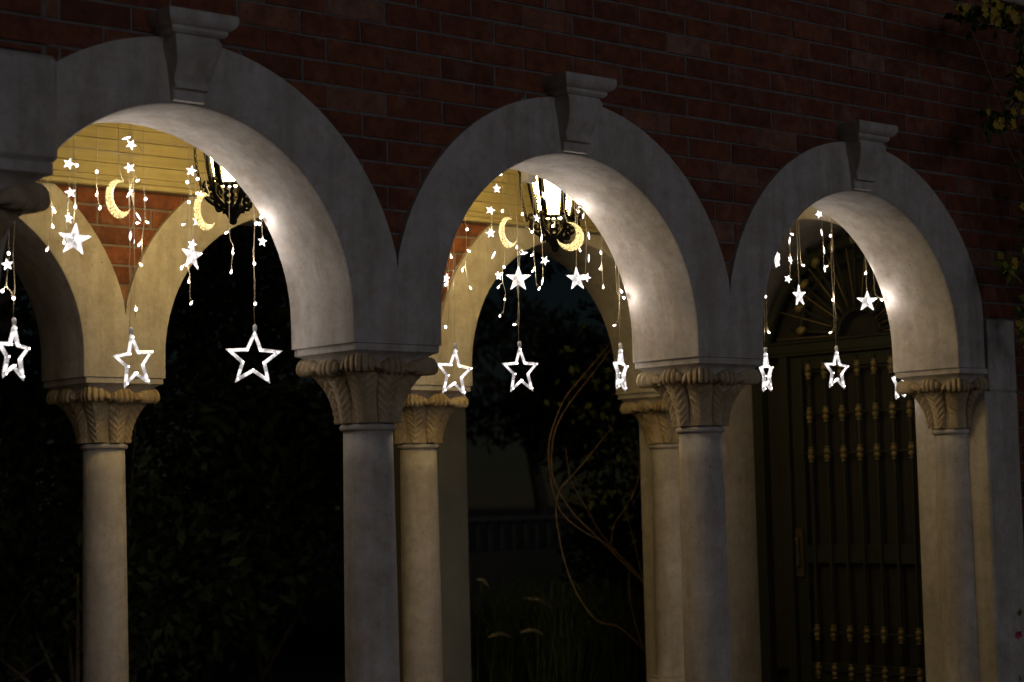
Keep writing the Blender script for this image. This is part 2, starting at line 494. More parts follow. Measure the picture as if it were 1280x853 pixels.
# keystones: scrolled console with moulded cap
def keystone(xc):
    # profile of side view: (projection from wall y = -p, z)
    prof = [(.010, 1.868), (.030, 1.870), (.032, 1.920), (.058, 1.922), (.060, 1.945), (.052, 1.952), (.058, 1.97), (.075, 1.99), (.100, 2.05), (.118, 2.10), (.120, 2.13), (.105, 2.155), (.095, 2.165)]
    V = []; F = []
    def hw(z):
        t = (z - 1.868) / (2.165 - 1.868); w = .083 + .034 * t
        if z > 2.08: w += .012 * math.sin(min(1, (z - 2.08) / .07) * math.pi)
        return w
    for p, z in prof:
        h = hw(z)
        V += [(xc - h, .05, z + GZ), (xc - h, -p + .006, z + GZ), (xc - h + .006, -p, z + GZ), (xc + h - .006, -p, z + GZ), (xc + h, -p + .006, z + GZ), (xc + h, .05, z + GZ)]
    m_ = 6
    for j in range(len(prof) - 1):
        for k in range(m_):
            k2 = (k + 1) % m_; F.append((j * m_ + k, j * m_ + k2, (j + 1) * m_ + k2, (j + 1) * m_ + k))
    F.append(tuple(range(m_ - 1, -1, -1))); F.append(tuple((len(prof) - 1) * m_ + k for k in range(m_)))
    ks = obj('keystone', V, F, 'stone', fw, origin=(xc, 0, 1.845 + GZ), sharp=40)
    # cap: swept moulding on three sides
    cp = [(.097, 2.158), (.112, 2.163), (.124, 2.175), (.126, 2.192), (.142, 2.198), (.156, 2.212), (.163, 2.23), (.163, 2.258), (.158, 2.263)]
    V = []; F = []
    for p, z in cp:
        h = .121 + (p - .097) * .95
        V += [(xc - h, .05, z + GZ), (xc - h, -p, z + GZ), (xc + h, -p, z + GZ), (xc + h, .05, z + GZ)]
    for j in range(len(cp) - 1):
        for k in range(4):
            k2 = (k + 1) % 4; F.append((j * 4 + k, j * 4 + k2, (j + 1) * 4 + k2, (j + 1) * 4 + k))
    F.append((3, 2, 1, 0)); F.append(tuple((len(cp) - 1) * 4 + k for k in range(4)))
    obj('keystone_cap', V, F, 'stone', ks, sharp=25)
for xc in (-1.2, 1.2, 3.6): keystone(xc)
# coping on top of the wall, in separate lengths
x = -2.85
while x < 9.1:
    w = 1.2
    obj('coping_stone', *bbox(x + .003, x + w - .003, -.05, T + .05, WTOP + .001, WTOP + .16, .012), 'stone', fw, origin=(x + w / 2, T / 2, WTOP)); x += w

# ------------------------------------------------------------------ columns with leaf capitals
def superbell(th, z, zb, zt):
    """radius of the bell at angle th, height fraction"""
    t = max(0, min(1, (z - zb) / (zt - zb)))
    r0 = .138; flare = .010 * t + .062 * t ** 2.6
    rnd = r0 + flare
    sq = (r0 + flare * 1.05) / max(abs(math.cos(th)), abs(math.sin(th))) ** .62
    k = t ** 1.3
    return rnd * (1 - k) + sq * k
def leaf_patch(th0, zb, zt, w):
    """one upright fern-like leaf carved on the bell"""
    nu, nv = 23, 34; V = []; F = []
    for j in range(nv):
        v = j / (nv - 1)
        half = w * (.70 + .30 * math.sin(min(1, v * 1.2) * math.pi * .5))
        for i in range(nu):
            u = -1 + 2 * i / (nu - 1); th = th0 + u * half
            z = zb + (zt - zb) * v
            r = superbell(th, z, zb, zt)
            au = abs(u)
            rib = math.exp(-(u / .10) ** 2) * .010
            ph = v * 6.5 - au * 1.5
            saw = ph - math.floor(ph)
            ser = (saw ** 1.4) * .016 * min(1, au * 6) * (1 - .25 * au)
            body = .015 * (1 - au ** 2.5)
            edge = -.016 if au > .97 else 0
            V.append((th, z, r + body + rib + ser + edge))
    for j in range(nv - 1):
        for i in range(nu - 1):
            q = j * nu + i; F.append((q, q + 1, q + nu + 1, q + nu))
    return V, F
def curl_patch(th0, corner):
    """the curled-over fluted tip of a leaf under the abacus (local units, z from the neck)"""
    pr = [(.160, .236), (.180, .262), (.198, .298), (.214, .330), (.230, .346), (.246, .348), (.260, .337), (.270, .316), (.274, .292), (.270, .272), (.259, .259), (.244, .256), (.226, .262), (.205, .262)]
    nu = 41; V = []; F = []
    o = Vector((math.cos(th0), math.sin(th0))); t = Vector((-o.y, o.x))
    for j, (p, z) in enumerate(pr):
        v = j / (len(pr) - 1)
        for i in range(nu):
            u = -1 + 2 * i / (nu - 1); au = abs(u)
            fl = abs(math.cos(u * math.pi * (3.5 if corner else 2.5))) ** .55
            amp = (.040 if corner else .028) * min(1, v * 1.8)
            dome = 1 - au ** 2.6
            if corner:
                w = .104 * (.70 + .30 * min(1, v * 2)); out = p * 1.27 - w * au * .90 + .020 * dome - .012
            else:
                w = .088 * (.70 + .30 * min(1, v * 2)); out = p - .012 + .012 * dome - .018 * au ** 4
            out -= amp * (1 - fl)
            zz = z - .060 * (1 - dome) * (1 - v) ** .7 * (1 if z > .28 else .2) - .012 * (1 - fl) * (1 - v)
            if v > .65: zz += .012 * (1 - fl) + .010 * (1 - dome)
            V.append((o.x * out + t.x * u * w, o.y * out + t.y * u * w, zz))
    for j in range(len(pr) - 1):
        for i in range(nu - 1):
            q = j * nu + i; F.append((q, q + 1, q + nu + 1, q + nu))
    return V, F
# local meshes: z = 0 at the astragal (neck)
def to_xyz(V): return [(r * math.cos(th), r * math.sin(th), z) for th, z, r in V]
ZN_B, ZN_T = .022, .275
bV = []; bF = []; nn = 64; nz = 14
for j in range(nz):
    z = ZN_B + (ZN_T - ZN_B) * j / (nz - 1)
    for i in range(nn):
        th = 2 * math.pi * i / nn; r = superbell(th, z, ZN_B, ZN_T) - .002; bV.append((r * math.cos(th), r * math.sin(th), z))
for j in range(nz - 1):
    for i in range(nn):
        k = (i + 1) % nn; bF.append((j * nn + i, j * nn + k, (j + 1) * nn + k, (j + 1) * nn + i))
bF.append(tuple((nz - 1) * nn + i for i in range(nn)))
ME_BELL = mesh('capital', bV, bF, 'capital', True)
V, F = leaf_patch(0, ZN_B, ZN_T, .375); ME_LEAF_FACE = mesh('leaf', to_xyz(V), F, 'capital', True)
V, F = leaf_patch(math.pi / 4, ZN_B, ZN_T, .375); ME_LEAF_CORNER = mesh('leaf', to_xyz(V), F, 'capital', True)
ME_CURL_FACE = mesh('curled_leaf_tip', *curl_patch(0, False), 'capital', True)
ME_CURL_CORNER = mesh('curled_leaf_tip', *curl_patch(math.pi / 4, True), 'capital', True)
ME_RING = mesh('neck_ring', *lathe(0, 0, [(.118, -.016), (.132, -.016), (.140, -.010), (.143, 0), (.140, .010), (.132, .017), (.118, .018)], 40), 'stone', True)
ME_ABA = mesh('abacus', *loft_sq(0, 0, [(.195, .262), (.205, .300), (.214, .330), (.226, .348), (.244, .360), (.258, .3655), (.262, .368), (.262, .400), (.258, .4028)], .012), 'stone', True)
ME_ABA.set_sharp_from_angle(angle=rad(30))
ZNECK = ZS - .403
VAR = random.Random(99)
def column(name, x, y, neck, label, group, sc=1.0, foot=ZF):
    t = thing(name, (x, y, foot), label, 'column', group)
    h = neck - foot
    prof = [(.150 * sc, foot + .14)] + [((.136 - .012 * (k / 10) ** 1.6) * sc, foot + .15 + (h - .15 - .014 * sc) * k / 10) for k in range(11)]
    obj('shaft', *lathe(x, y, prof, 40), 'stone', t, smooth=True)
    obj('base', *join(loft_sq(x, y, [(.21 * sc, foot + .0), (.21 * sc, foot + .07)], .006),
                      lathe(x, y, [(.185 * sc, foot + .071), (.2 * sc, foot + .085), (.2 * sc, foot + .1), (.18 * sc, foot + .115), (.165 * sc, foot + .12), (.168 * sc, foot + .135), (.15 * sc, foot + .142)], 32)), 'stone', t, sharp=35)
    c3 = (sc, sc, sc); L = (x, y, neck)
    inst('neck_ring', ME_RING, t, L, scale=c3)
    cap = inst('capital', ME_BELL, t, L, scale=c3)
    inst('abacus', ME_ABA, t, L, scale=c3)
    for q in range(4):
        for nm, me in (('leaf', ME_LEAF_FACE), ('leaf', ME_LEAF_CORNER), ('curled_leaf_tip', ME_CURL_FACE), ('curled_leaf_tip', ME_CURL_CORNER)):
            o = bpy.data.objects.new(nm, me); COL.objects.link(o); o.parent = cap
            o.rotation_euler = (VAR.uniform(-.012, .012), VAR.uniform(-.012, .012), q * math.pi / 2 + VAR.uniform(-.018, .018)); k_ = VAR.uniform(.975, 1.03); o.scale = (k_, k_, VAR.uniform(.97, 1.02))
    return t
GF, GB = 'front columns of the porch', 'rear columns of the porch'
column('stone_column', -S, T / 2, ZNECK, 'front arcade column tucked behind the taller entrance column', GF)
column('stone_column', 0, T / 2, ZNECK, 'grey front arcade column between the arch by the entrance pier and the middle arch', GF)
column('stone_column', S, T / 2, ZNECK, 'grey front arcade column between the middle arch and the arch before the dark door', GF)
column('stone_column', 2 * S, T / 2, ZNECK, 'front half column set into the flat stone pier beside the dark door', GF)
column('stone_column', -S, P + T / 2, ZNECK, 'rear column straight behind the tall entrance column', GB)
column('stone_column', 0, P + T / 2, ZNECK, 'cream rear column standing alone against the dark garden below the crescent moon lights', GB)
column('stone_column', S, P + T / 2, ZNECK, 'cream rear column close to a front column, beside the view of the garden vine', GB)
column('stone_column', 2 * S, P + T / 2, ZNECK, 'rear half column next to the curving vine stems and the door jamb', GB)

# entrance column and pier, standing forward of the arcade -------------
YW = -.55
bx, bz0, bz1 = -2.14, 1.425 + GZ, 1.862 + GZ
ep = thing('entrance_pier', (bx - .5, YW + .35, bz0), 'projecting brick pier on a large plain stone block beside the arcade', 'pier')
obj('stone_block', *bbox(bx - .712, bx, YW, YW + .60, bz0, bz1, .02), 'stone', ep, sharp=30)
obj('pier_core', *box(bx - .70, bx - .035, YW + .042, YB + .02, bz1, WTOP - .002), 'mortar', ep)
lay_bricks(ep, bx - .70, bx - .03, bz1 + .012, WTOP - .01, (), YW + .03, YW + .065, RE, zoff=2.02 + GZ, xoff=-2.4, seed=9)
column('entrance_column', bx - .356, YW + .356, bz0 - .403 * 1.3, 'tall entrance column under the projecting brick pier, higher capital than the arcade', None, 1.3, ZF)

# stone pier at the end of the front arcade ----------------------------
XP = 4.78
pr = thing('stone_pier', (4.95, .25, 0), 'flat pale stone pier ending the arcade beside the dark door', 'pier')
obj('pier_shaft', *bbox(XP, 5.13, -.012, T + .03, ZF, ZS - .15, .012), 'stone', pr, sharp=30)
obj('pier_block', *bbox(XP + .055, 5.13, -.012, T - .03, ZS - .15 + .001, 1.125 + GZ, .012), 'stone', pr, sharp=30)
br = thing('rear_stone_pier', (5.1, P + T / 2, 0), 'plain stone pier forming the inner jamb behind the rear half column', 'pier')
obj('pier_shaft', *bbox(XP, 5.6, P + .02, P + T + .02, ZF, ZC + .3, .012), 'stone', br, sharp=30)

# ------------------------------------------------------------------ rear arcade
rw = thing('rear_arcade_wall', (1.2, P + T / 2, 0), 'rear wall of stone arches with orange brick spandrels inside the porch', 'wall')
RC = (-3.6, -1.2, 1.2, 3.6)
V, F = spandrel(-4.8, 4.95, RC, P + YB + .007, P + T - .05, CEIL, RE - .06, ZC); obj('wall_core', V, F, 'mortar', rw)
lay_bricks(rw, -2.6, 4.78, 1.14 + GZ, 1.95 + GZ, RC, P + YB, P + YB + .035, RE - .035, zoff=1.822 + GZ, xoff=.204, seed=11)
for xc in RC:
    V, F = arch_mesh(RI, RE, S / 2, P, P + T, ZS, ZC)
    obj('stone_arch', [(xc + u, t, z) for u, t, z in V], F, 'stone', rw, origin=(xc, P, ZS), sharp=32)
# painted board frieze above the rear arches
fr = thing('board_frieze', (1.2, P - .04, 1.92 + GZ), 'cream painted horizontal board frieze above the rear arches', 'frieze')
obj('bottom_moulding', *bbox(-4.7, XP, P - .075, P + .03, 1.920 + GZ, 1.953 + GZ, .008), 'cream_paint', fr)
obj('bottom_moulding', *bbox(-4.7, XP, P - .060, P + .03, 1.955 + GZ, 1.993 + GZ, .006), 'cream_paint', fr)
z = 1.996
while z < 2.70:
    # boards lean slightly so that each casts a fine line on the next
    V = [(-4.7, P - .046, z + GZ), (XP, P - .046, z + GZ), (XP, P - .036, z + .0695 + GZ), (-4.7, P - .036, z + .0695 + GZ),
         (-4.7, P + .028, z + GZ), (XP, P + .028, z + GZ), (XP, P + .028, z + .0695 + GZ), (-4.7, P + .028, z + .0695 + GZ)]
    F = [(0, 1, 2, 3), (5, 4, 7, 6), (0, 4, 5, 1), (3, 2, 6, 7), (0, 3, 7, 4), (1, 5, 6, 2)]
    obj('board', V, F, 'cream_paint', fr); z += .072
# ceiling
cl = obj('porch_ceiling', *box(-4.8, 6.0, T - .03, P + T, CEIL, CEIL + .15), 'ceiling_paint'); tag(cl, kind='structure')

# ------------------------------------------------------------------ end arch and door
YM = 1.59; RD = 1.03; XD = 5.47
ea = thing('end_arch', (5.1, YM, 0), 'deep stone archway framing the dark door at the end of the porch', 'arch')
V, F = arch_mesh(RD, RD + .09, RD + .09, 0, XD - XP + .12, ZF, ZC, N=40)
obj('soffit', [(XP + .02 + t, YM - u, z) for u, t, z in V], F, 'stone', ea, sharp=32)
V, F = arch_mesh(RD + .05, 0, 1.25, 0, .5, ZC, ZC, rect_top=CEIL - .001, rnd=.004, N=40)
obj('painted_wall', [(XP + .028 + t, YM - u, z) for u, t, z in V], F, 'cream_paint', ea, sharp=32)

dr = thing('grille_door', (XD, YM, ZF), 'dark door with brass beaded spindles and a fan grille above', 'door')
def dbox(name, y0, y1, z0, z1, x0, x1, mat, parent=dr, c=.004):
    return obj(name, *bbox(x0, x1, y0, y1, z0, z1, c), mat, parent)
ZT0, ZT1 = 1.075 + GZ, 1.145 + GZ
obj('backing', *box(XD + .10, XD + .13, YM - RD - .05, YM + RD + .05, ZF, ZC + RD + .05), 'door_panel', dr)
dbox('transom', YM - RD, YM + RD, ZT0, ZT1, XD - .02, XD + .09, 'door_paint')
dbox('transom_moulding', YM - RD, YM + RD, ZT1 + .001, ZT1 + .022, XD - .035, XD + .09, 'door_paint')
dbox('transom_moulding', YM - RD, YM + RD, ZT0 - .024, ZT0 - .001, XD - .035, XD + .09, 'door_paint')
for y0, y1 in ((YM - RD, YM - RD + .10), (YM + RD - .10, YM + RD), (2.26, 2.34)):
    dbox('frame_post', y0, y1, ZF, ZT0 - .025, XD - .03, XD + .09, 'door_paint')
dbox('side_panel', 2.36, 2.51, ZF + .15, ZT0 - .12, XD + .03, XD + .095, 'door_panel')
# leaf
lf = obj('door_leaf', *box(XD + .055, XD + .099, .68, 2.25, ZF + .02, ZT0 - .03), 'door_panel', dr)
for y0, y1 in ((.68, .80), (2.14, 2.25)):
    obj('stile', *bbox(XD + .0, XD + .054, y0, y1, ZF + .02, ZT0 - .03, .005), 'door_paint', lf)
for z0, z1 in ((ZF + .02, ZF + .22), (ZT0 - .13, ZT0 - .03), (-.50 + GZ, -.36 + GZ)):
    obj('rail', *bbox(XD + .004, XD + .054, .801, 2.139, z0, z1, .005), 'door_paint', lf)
BEADROWS = [.93, .605, .31, -1.005, -1.285]
ME_BEAD = mesh('bead', *lathe(0, 0, [(.012, -.085), (.027, -.083), (.027, -.074), (.014, -.066), (.020, -.055), (.033, -.036), (.030, -.012), (.016, -.002), (.016, .004), (.030, .012), (.033, .036), (.022, .058), (.014, .066), (.026, .074), (.026, .083), (.012, .085)], 14), 'brass', True)
for k in range(9):
    y = 2.064 - .1555 * k
    if y < .82: break
    sp = obj('spindle', *join(lathe(XD - .005, y, [(.016, ZF + .10), (.014, ZF + .4), (.016, .3 + GZ), (.013, ZT0 - .06)], 10)), 'door_paint', dr, smooth=True)
    for zz in BEADROWS: inst('bead', ME_BEAD, sp, (XD - .008, y, zz + GZ), scale=(.78, .78, .68))
for zz in BEADROWS:
    obj('grille_bar', *tube([(XD - .012, .80, zz + GZ), (XD - .012, 2.14, zz + GZ)], .008, 8), 'door_paint', dr, smooth=True)
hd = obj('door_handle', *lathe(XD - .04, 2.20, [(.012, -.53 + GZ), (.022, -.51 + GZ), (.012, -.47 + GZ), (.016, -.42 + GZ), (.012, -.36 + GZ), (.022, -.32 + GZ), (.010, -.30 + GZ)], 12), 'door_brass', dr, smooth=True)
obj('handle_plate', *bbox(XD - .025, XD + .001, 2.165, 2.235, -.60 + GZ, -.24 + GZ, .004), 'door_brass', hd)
# fan light
zf = ZT1 + .022
def arc(r, x, n_=28, a0=0, a1=math.pi): return [(x, YM + r * math.cos(a0 + (a1 - a0) * i / n_), zf + r * math.sin(a0 + (a1 - a0) * i / n_)) for i in range(n_ + 1)]
obj('fan_hub', *tube(arc(.20, XD + .02, 20), .022, 8), 'door_paint', dr, smooth=True)
obj('fan_ring', *tube(arc(.57, XD + .03, 28), .013, 8), 'door_paint', dr, smooth=True)
obj('fan_frame', *tube([(XD + .03, YM + (RD - .09) * math.cos(a_), ZC + (RD - .09) * math.sin(a_)) for a_ in [.2 + (math.pi - .4) * i / 30 for i in range(31)]], .05, 8), 'door_paint', dr, smooth=True)
ME_KNOT = mesh('knot', *lathe(0, 0, [(.006, -.045), (.024, -.03), (.033, 0), (.024, .03), (.006, .045)], 12), 'brass', True)
for k in range(11):
    a_ = math.pi * (k + .5) / 11
    rmax = .60 + .26 * math.sin(a_)
    p0 = Vector((XD + .0, YM + .20 * math.cos(a_), zf + .20 * math.sin(a_))); p1 = Vector((XD + .0, YM + rmax * math.cos(a_), zf + rmax * math.sin(a_)))
    rb = obj('fan_bar', *tube([p0, p0.lerp(p1, .5), p1], .013, 8), 'door_paint', dr, smooth=True)
    pk = p0.lerp(p1, .78)
    inst('knot', ME_KNOT, rb, pk, (math.pi / 2 - a_ , 0, 0))
# sunburst ribs between the bars
for k in range(12):
    a_ = math.pi * k / 11 if k else .02
    if k == 11: a_ = math.pi - .02
    p0 = Vector((XD + .02, YM + .20 * math.cos(a_), zf + .012 + .20 * math.sin(a_))); p1 = Vector((XD + .02, YM + .80 * math.cos(a_), zf + .012 + .80 * math.sin(a_)))
    obj('fan_rib', *tube([p0, p1], .0045, 6), 'brass', dr, smooth=True)

# ------------------------------------------------------------------ lanterns
def lantern(x, y, label):
    zb = 1.80 + GZ; zt = 2.10 + GZ; rb, rt = .105, .165
    t = thing('hanging_lantern', (x, y, 1.577 + GZ), label, 'lantern', 'iron lanterns under the porch ceiling')
    ang = [rad(15 + 60 * k) for k in range(6)]
    def pt(k, r, z): a_ = ang[k % 6]; return Vector((x + r * math.cos(a_), y + r * math.sin(a_), z))
    for k in range(6):
        q = [pt(k, rb - .008, zb), pt(k + 1, rb - .008, zb), pt(k + 1, rt - .008, zt), pt(k, rt - .008, zt)]
        c = Vector((x, y, 0)); V = q + [p_ + (Vector((c.x, c.y, p_.z)) - p_).normalized() * .006 for p_ in q]
        obj('glass_pane', V, [(0, 1, 2, 3), (7, 6, 5, 4), (0, 4, 5, 1), (1, 5, 6, 2), (2, 6, 7, 3), (3, 7, 4, 0)], 'lantern_glass', t)
        obj('corner_bar', *tube([pt(k, rb, zb - .02), pt(k, rt, zt + .02)], .021, 6), 'iron', t, smooth=True)
        # hanging chain outside each corner
        ch = []
        for s in range(14):
            f_ = s / 13; p_ = pt(k, rt + .045 - .035 * f_ + .012 * math.sin(f_ * math.pi), zt - .02 - (zt - zb - .01) * f_)
            ax = s % 2
            ring = [p_ + Vector((math.cos(w) * (.007 if ax else .0), math.cos(w) * (0 if ax else .007), math.sin(w) * .014)) for w in [2 * math.pi * i / 8 for i in range(8)]]
            ch.append(tube(ring, .0040, 5, closed=True))
        obj('chain', *join(*ch), 'iron', t, smooth=True)
        # crown hook on top, scroll bracket below
        obj('hook', *tube(spline([pt(k, rt, zt + .02), pt(k, rt + .04, zt + .03), pt(k, rt + .055, zt + .0), pt(k, rt + .04, zt - .02)], 5), .007, 6), 'iron', t, smooth=True)
        sc = spline([pt(k, rb, zb - .01), pt(k, rb + .038, zb - .025), pt(k, rb + .042, zb - .068), pt(k, rb + .0, zb - .105), pt(k, .052, zb - .13), pt(k, .045, zb - .16)], 5)
        s2 = spline([pt(k, rb + .02, zb + .012), pt(k, rb + .048, zb + .02), pt(k, rb + .052, zb - .008), pt(k, rb + .02, zb - .018), pt(k, rb - .015, zb - .045), pt(k, rb - .005, zb - .075), pt(k, rb + .018, zb - .062), pt(k, rb + .008, zb - .044)], 5)
        s3 = spline([pt(k, .05, zb - .135), pt(k, .083, zb - .145), pt(k, .092, zb - .122), pt(k, .072, zb - .115), pt(k, .07, zb - .13)], 5)
        obj('scroll_bracket', *join(tube(sc, .0135, 6), tube(s2, .0105, 6), tube(s3, .0085, 6)), 'iron', t, smooth=True)
        # pierced leaf rail between brackets
        m1 = (pt(k, rb + .006, zb - .03) + pt(k + 1, rb + .006, zb - .03)) / 2
        obj('pierced_rail', *join(*[tube([m1 + Vector((math.cos(w) * .020 * math.sin(ang[k] + rad(30)) * -1, math.cos(w) * .020 * math.cos(ang[k] + rad(30)), math.sin(w) * .020 + dz)) for w in [2 * math.pi * i / 10 for i in range(10)]], .0105, 5, closed=True) for dz in (0, -.04, -.075)]), 'iron', t, smooth=True)
    for nm, r, z, rr in (('bottom_ring', rb, zb - .006, .013), ('top_ring', rt, zt + .006, .014)):
        obj(nm, *tube([pt(k, r, z) for k in range(6)], rr, 6, closed=True), 'iron', t)
    obj('finial', *lathe(x, y, [(.02, zb - .10), (.055, zb - .115), (.060, zb - .135), (.052, zb - .150), (.036, zb - .172), (.028, zb - .186), (.022, zb - .193), (.024, zb - .206), (.017, zb - .219), (.006, zb - .224)], 16), 'iron', t, smooth=True)
    obj('crown', *lathe(x, y, [(.185, zt + .018), (.19, zt + .03), (.12, zt + .10), (.06, zt + .16), (.045, zt + .22), (.055, zt + .25), (.02, zt + .28)], 12), 'iron', t, smooth=True)
    obj('hanging_rod', *lathe(x, y, [(.010, zt + .27), (.010, CEIL - .02), (.06, CEIL - .018), (.06, CEIL)], 12), 'iron', t)
lantern(.02, 1.5, 'black iron lantern with scrolled base, half hidden by the arch beside the entrance pier')
lantern(2.42, 1.5, 'black iron lantern with lit white panes hanging in the middle arch')

# small grey junction box hung on the inner wall by the middle arch
pb = at_y(661, 222, 1.22)
jb = obj('junction_box', *bbox(pb.x - .035, pb.x + .035, pb.y - .03, pb.y + .03, pb.z - .03, pb.z + .035, .004), 'box_plastic', None, origin=(pb.x, pb.y, pb.z))
tag(jb, 'small pale grey junction box on a cable beside the lit lantern', 'box')
obj('cable', *tube([(pb.x, pb.y, pb.z + .034), (pb.x + .004, pb.y + .01, CEIL)], .004, 6), 'clear_cap', jb)

# ------------------------------------------------------------------ light decorations
def star_pts(R, r, n_=5, ph=math.pi / 2):
    return [((R if i % 2 == 0 else r) * math.cos(ph + math.pi * i / n_), (R if i % 2 == 0 else r) * math.sin(ph + math.pi * i / n_)) for i in range(2 * n_)]
def led_lamp(parent, loc, watts, col=(1.0, .90, .85)):
    """the light that the small LEDs of one strand or star give off"""
    ld = bpy.data.lights.new('led_light', 'POINT'); ld.energy = watts * .72; ld.shadow_soft_size = .008; ld.color = col
    o = bpy.data.objects.new('led_light', ld); COL.objects.link(o); o.parent = parent
    o.location = Vector(loc) - wloc(parent); return o
def star_frame_mesh(R):
    """hollow star: a faceted clear bar bent into a star outline"""
    o = star_pts(R * 1.02, R * .455); i_ = star_pts(R * .73, R * .315); mid = [((a[0] + b_[0]) / 2, (a[1] + b_[1]) / 2) for a, b_ in zip(o, i_)]
    d = R * .085; V = []
    for k in range(10):
        V += [(o[k][0], 0, o[k][1]), (mid[k][0], -d, mid[k][1]), (i_[k][0], 0, i_[k][1]), (mid[k][0], d, mid[k][1])]
    F = []
    for k in range(10):
        k2 = (k + 1) % 10
        for j in range(4): F.append((k * 4 + j, k * 4 + (j + 1) % 4, k2 * 4 + (j + 1) % 4, k2 * 4 + j))
    return V, F
def star_solid_mesh(R, depth, r=.42):
    o = star_pts(R, R * r); V = [(a[0], 0, a[1]) for a in o] + [(0, -depth, 0), (0, depth, 0)]
    F = []
    for k in range(10):
        k2 = (k + 1) % 10; F.append((k, k2, 10)); F.append((k2, k, 11))
    return V, F
def ball(r, rz, n_=10, m_=7):
    return lathe(0, 0, [(max(1e-4, r * math.sin(math.pi * (j + .02) / (m_ - .96))), -rz * math.cos(math.pi * (j + .02) / (m_ - .96))) for j in range(m_)], n_)
HR = .142
ME_HOLLOW = mesh('frame', *star_frame_mesh(HR), 'acrylic')
ME_CAP = mesh('cap', *lathe(0, 0, [(.006, .0), (.011, .004), (.011, .028), (.005, .034)], 10), 'clear_cap', True)
ME_LED = mesh('led', *ball(.0042, .0042), 'led', True)
MR = .075
ME_SOLID = mesh('star_body', *star_solid_mesh(MR, .022), 'acrylic_solid')
ME_TIP = mesh('led', *ball(.004, .006), 'led_star', True)
ME_SMALL = mesh('small_star', *star_solid_mesh(.029, .008, .42), 'led_star')
ME_BULB = mesh('bulb', *ball(.0070, .0084), 'led', True)
ME_DROP = mesh('drop_bulb', *lathe(0, 0, [(.001, -.011), (.0046, -.007), (.0056, -.003), (.0042, .003), (.0022, .008), (.001, .013)], 10), 'led_small', True)
ME_LEAFB = mesh('leaf_light', *lathe(0, 0, [(.001, -.024), (.005, -.010), (.006, 0), (.005, .011), (.001, .024)], 4), 'led_star')
def moon_mesh(R):
    V = []; F = []; N = 26; d = .011
    # outer circle centre 0, inner circle shifted; horns open to +u
    a0 = rad(44)
    outer = []; inner = []
    for i in range(N + 1):
        a_ = a0 + (2 * math.pi - 2 * a0) * i / N
        outer.append((R * math.cos(a_), R * math.sin(a_)))
    cx = R * .40; r2 = math.hypot(outer[0][0] - cx, outer[0][1]); b0 = math.atan2(outer[0][1], outer[0][0] - cx)
    for i in range(N + 1):
        a_ = b0 + (2 * math.pi - 2 * b0) * i / N; inner.append((cx + r2 * math.cos(a_), r2 * math.sin(a_)))
    for (ox, oz), (ix, iz) in zip(outer, inner):
        mx, mz = (ox + ix) / 2, (oz + iz) / 2; w = math.hypot(ox - ix, oz - iz); dd = d * min(1, w / .03)
        V += [(ox, 0, oz), (mx * .65 + ox * .35, -dd, mz * .65 + oz * .35), (mx * .65 + ix * .35, -dd, mz * .65 + iz * .35), (ix, 0, iz), (mx * .65 + ix * .35, dd, mz * .65 + iz * .35), (mx * .65 + ox * .35, dd, mz * .65 + oz * .35)]
    for i in range(N):
        for j in range(6): F.append((i * 6 + j, i * 6 + (j + 1) % 6, (i + 1) * 6 + (j + 1) % 6, (i + 1) * 6 + j))
    F.append((5, 4, 3, 2, 1, 0)); F.append(tuple(N * 6 + j for j in range(6)))
    return V, F
ME_MOON = mesh('moon_body', *moon_mesh(.107), 'moon_plastic', True)
YL = T + .10
HDR = 1.93 + GZ
SHORT = {1: 'entrance side arch', 2: 'middle arch', 3: 'door side arch'}
BAY = {1: 'arch beside the entrance pier', 2: 'middle arch', 3: 'arch before the dark door'}
LANE = {1: 'lights in the arch beside the entrance pier', 2: 'lights in the middle arch', 3: 'lights in the arch before the door'}
def hollow_star(px, py, yaw, roll, label, sc=1.0, y=YL):
    c = at_y(px, py, y); top = c + Vector((0, 0, HR * sc + .03))
    t = thing('hollow_star_light', (c.x, c.y, c.z - HR), label, 'star light', 'large hollow star lights')
    e = (0, roll, yaw)
    fr_ = inst('frame', ME_HOLLOW, t, c, e, (sc, sc, sc))
    rot = Matrix.Rotation(yaw, 3, 'Z') @ Matrix.Rotation(roll, 3, 'Y')
    capo = inst('cap', ME_CAP, t, c + rot @ Vector((0, 0, HR * sc - .008)), e)
    for k, (u, w) in enumerate(star_pts(HR * sc * .85, HR * sc * .37)):
        o = inst('led', ME_LED, t, c + rot @ Vector((u, -.010, w)), e)
    # its wire, up to the header
    tp = c + rot @ Vector((0, 0, HR * sc + .024))
    n_ = 14; P_ = [Vector((tp.x + .004 * math.sin(i * 1.7 + px), tp.y + .003 * math.cos(i * 1.3), tp.z + (HDR - tp.z) * i / n_)) for i in range(n_ + 1)]
    obj('wire', *tube(P_, .0014, 5), 'wire', t, smooth=True)
    led_lamp(t, c + Vector((0, -.01, 0)), .75)
    return P_, t
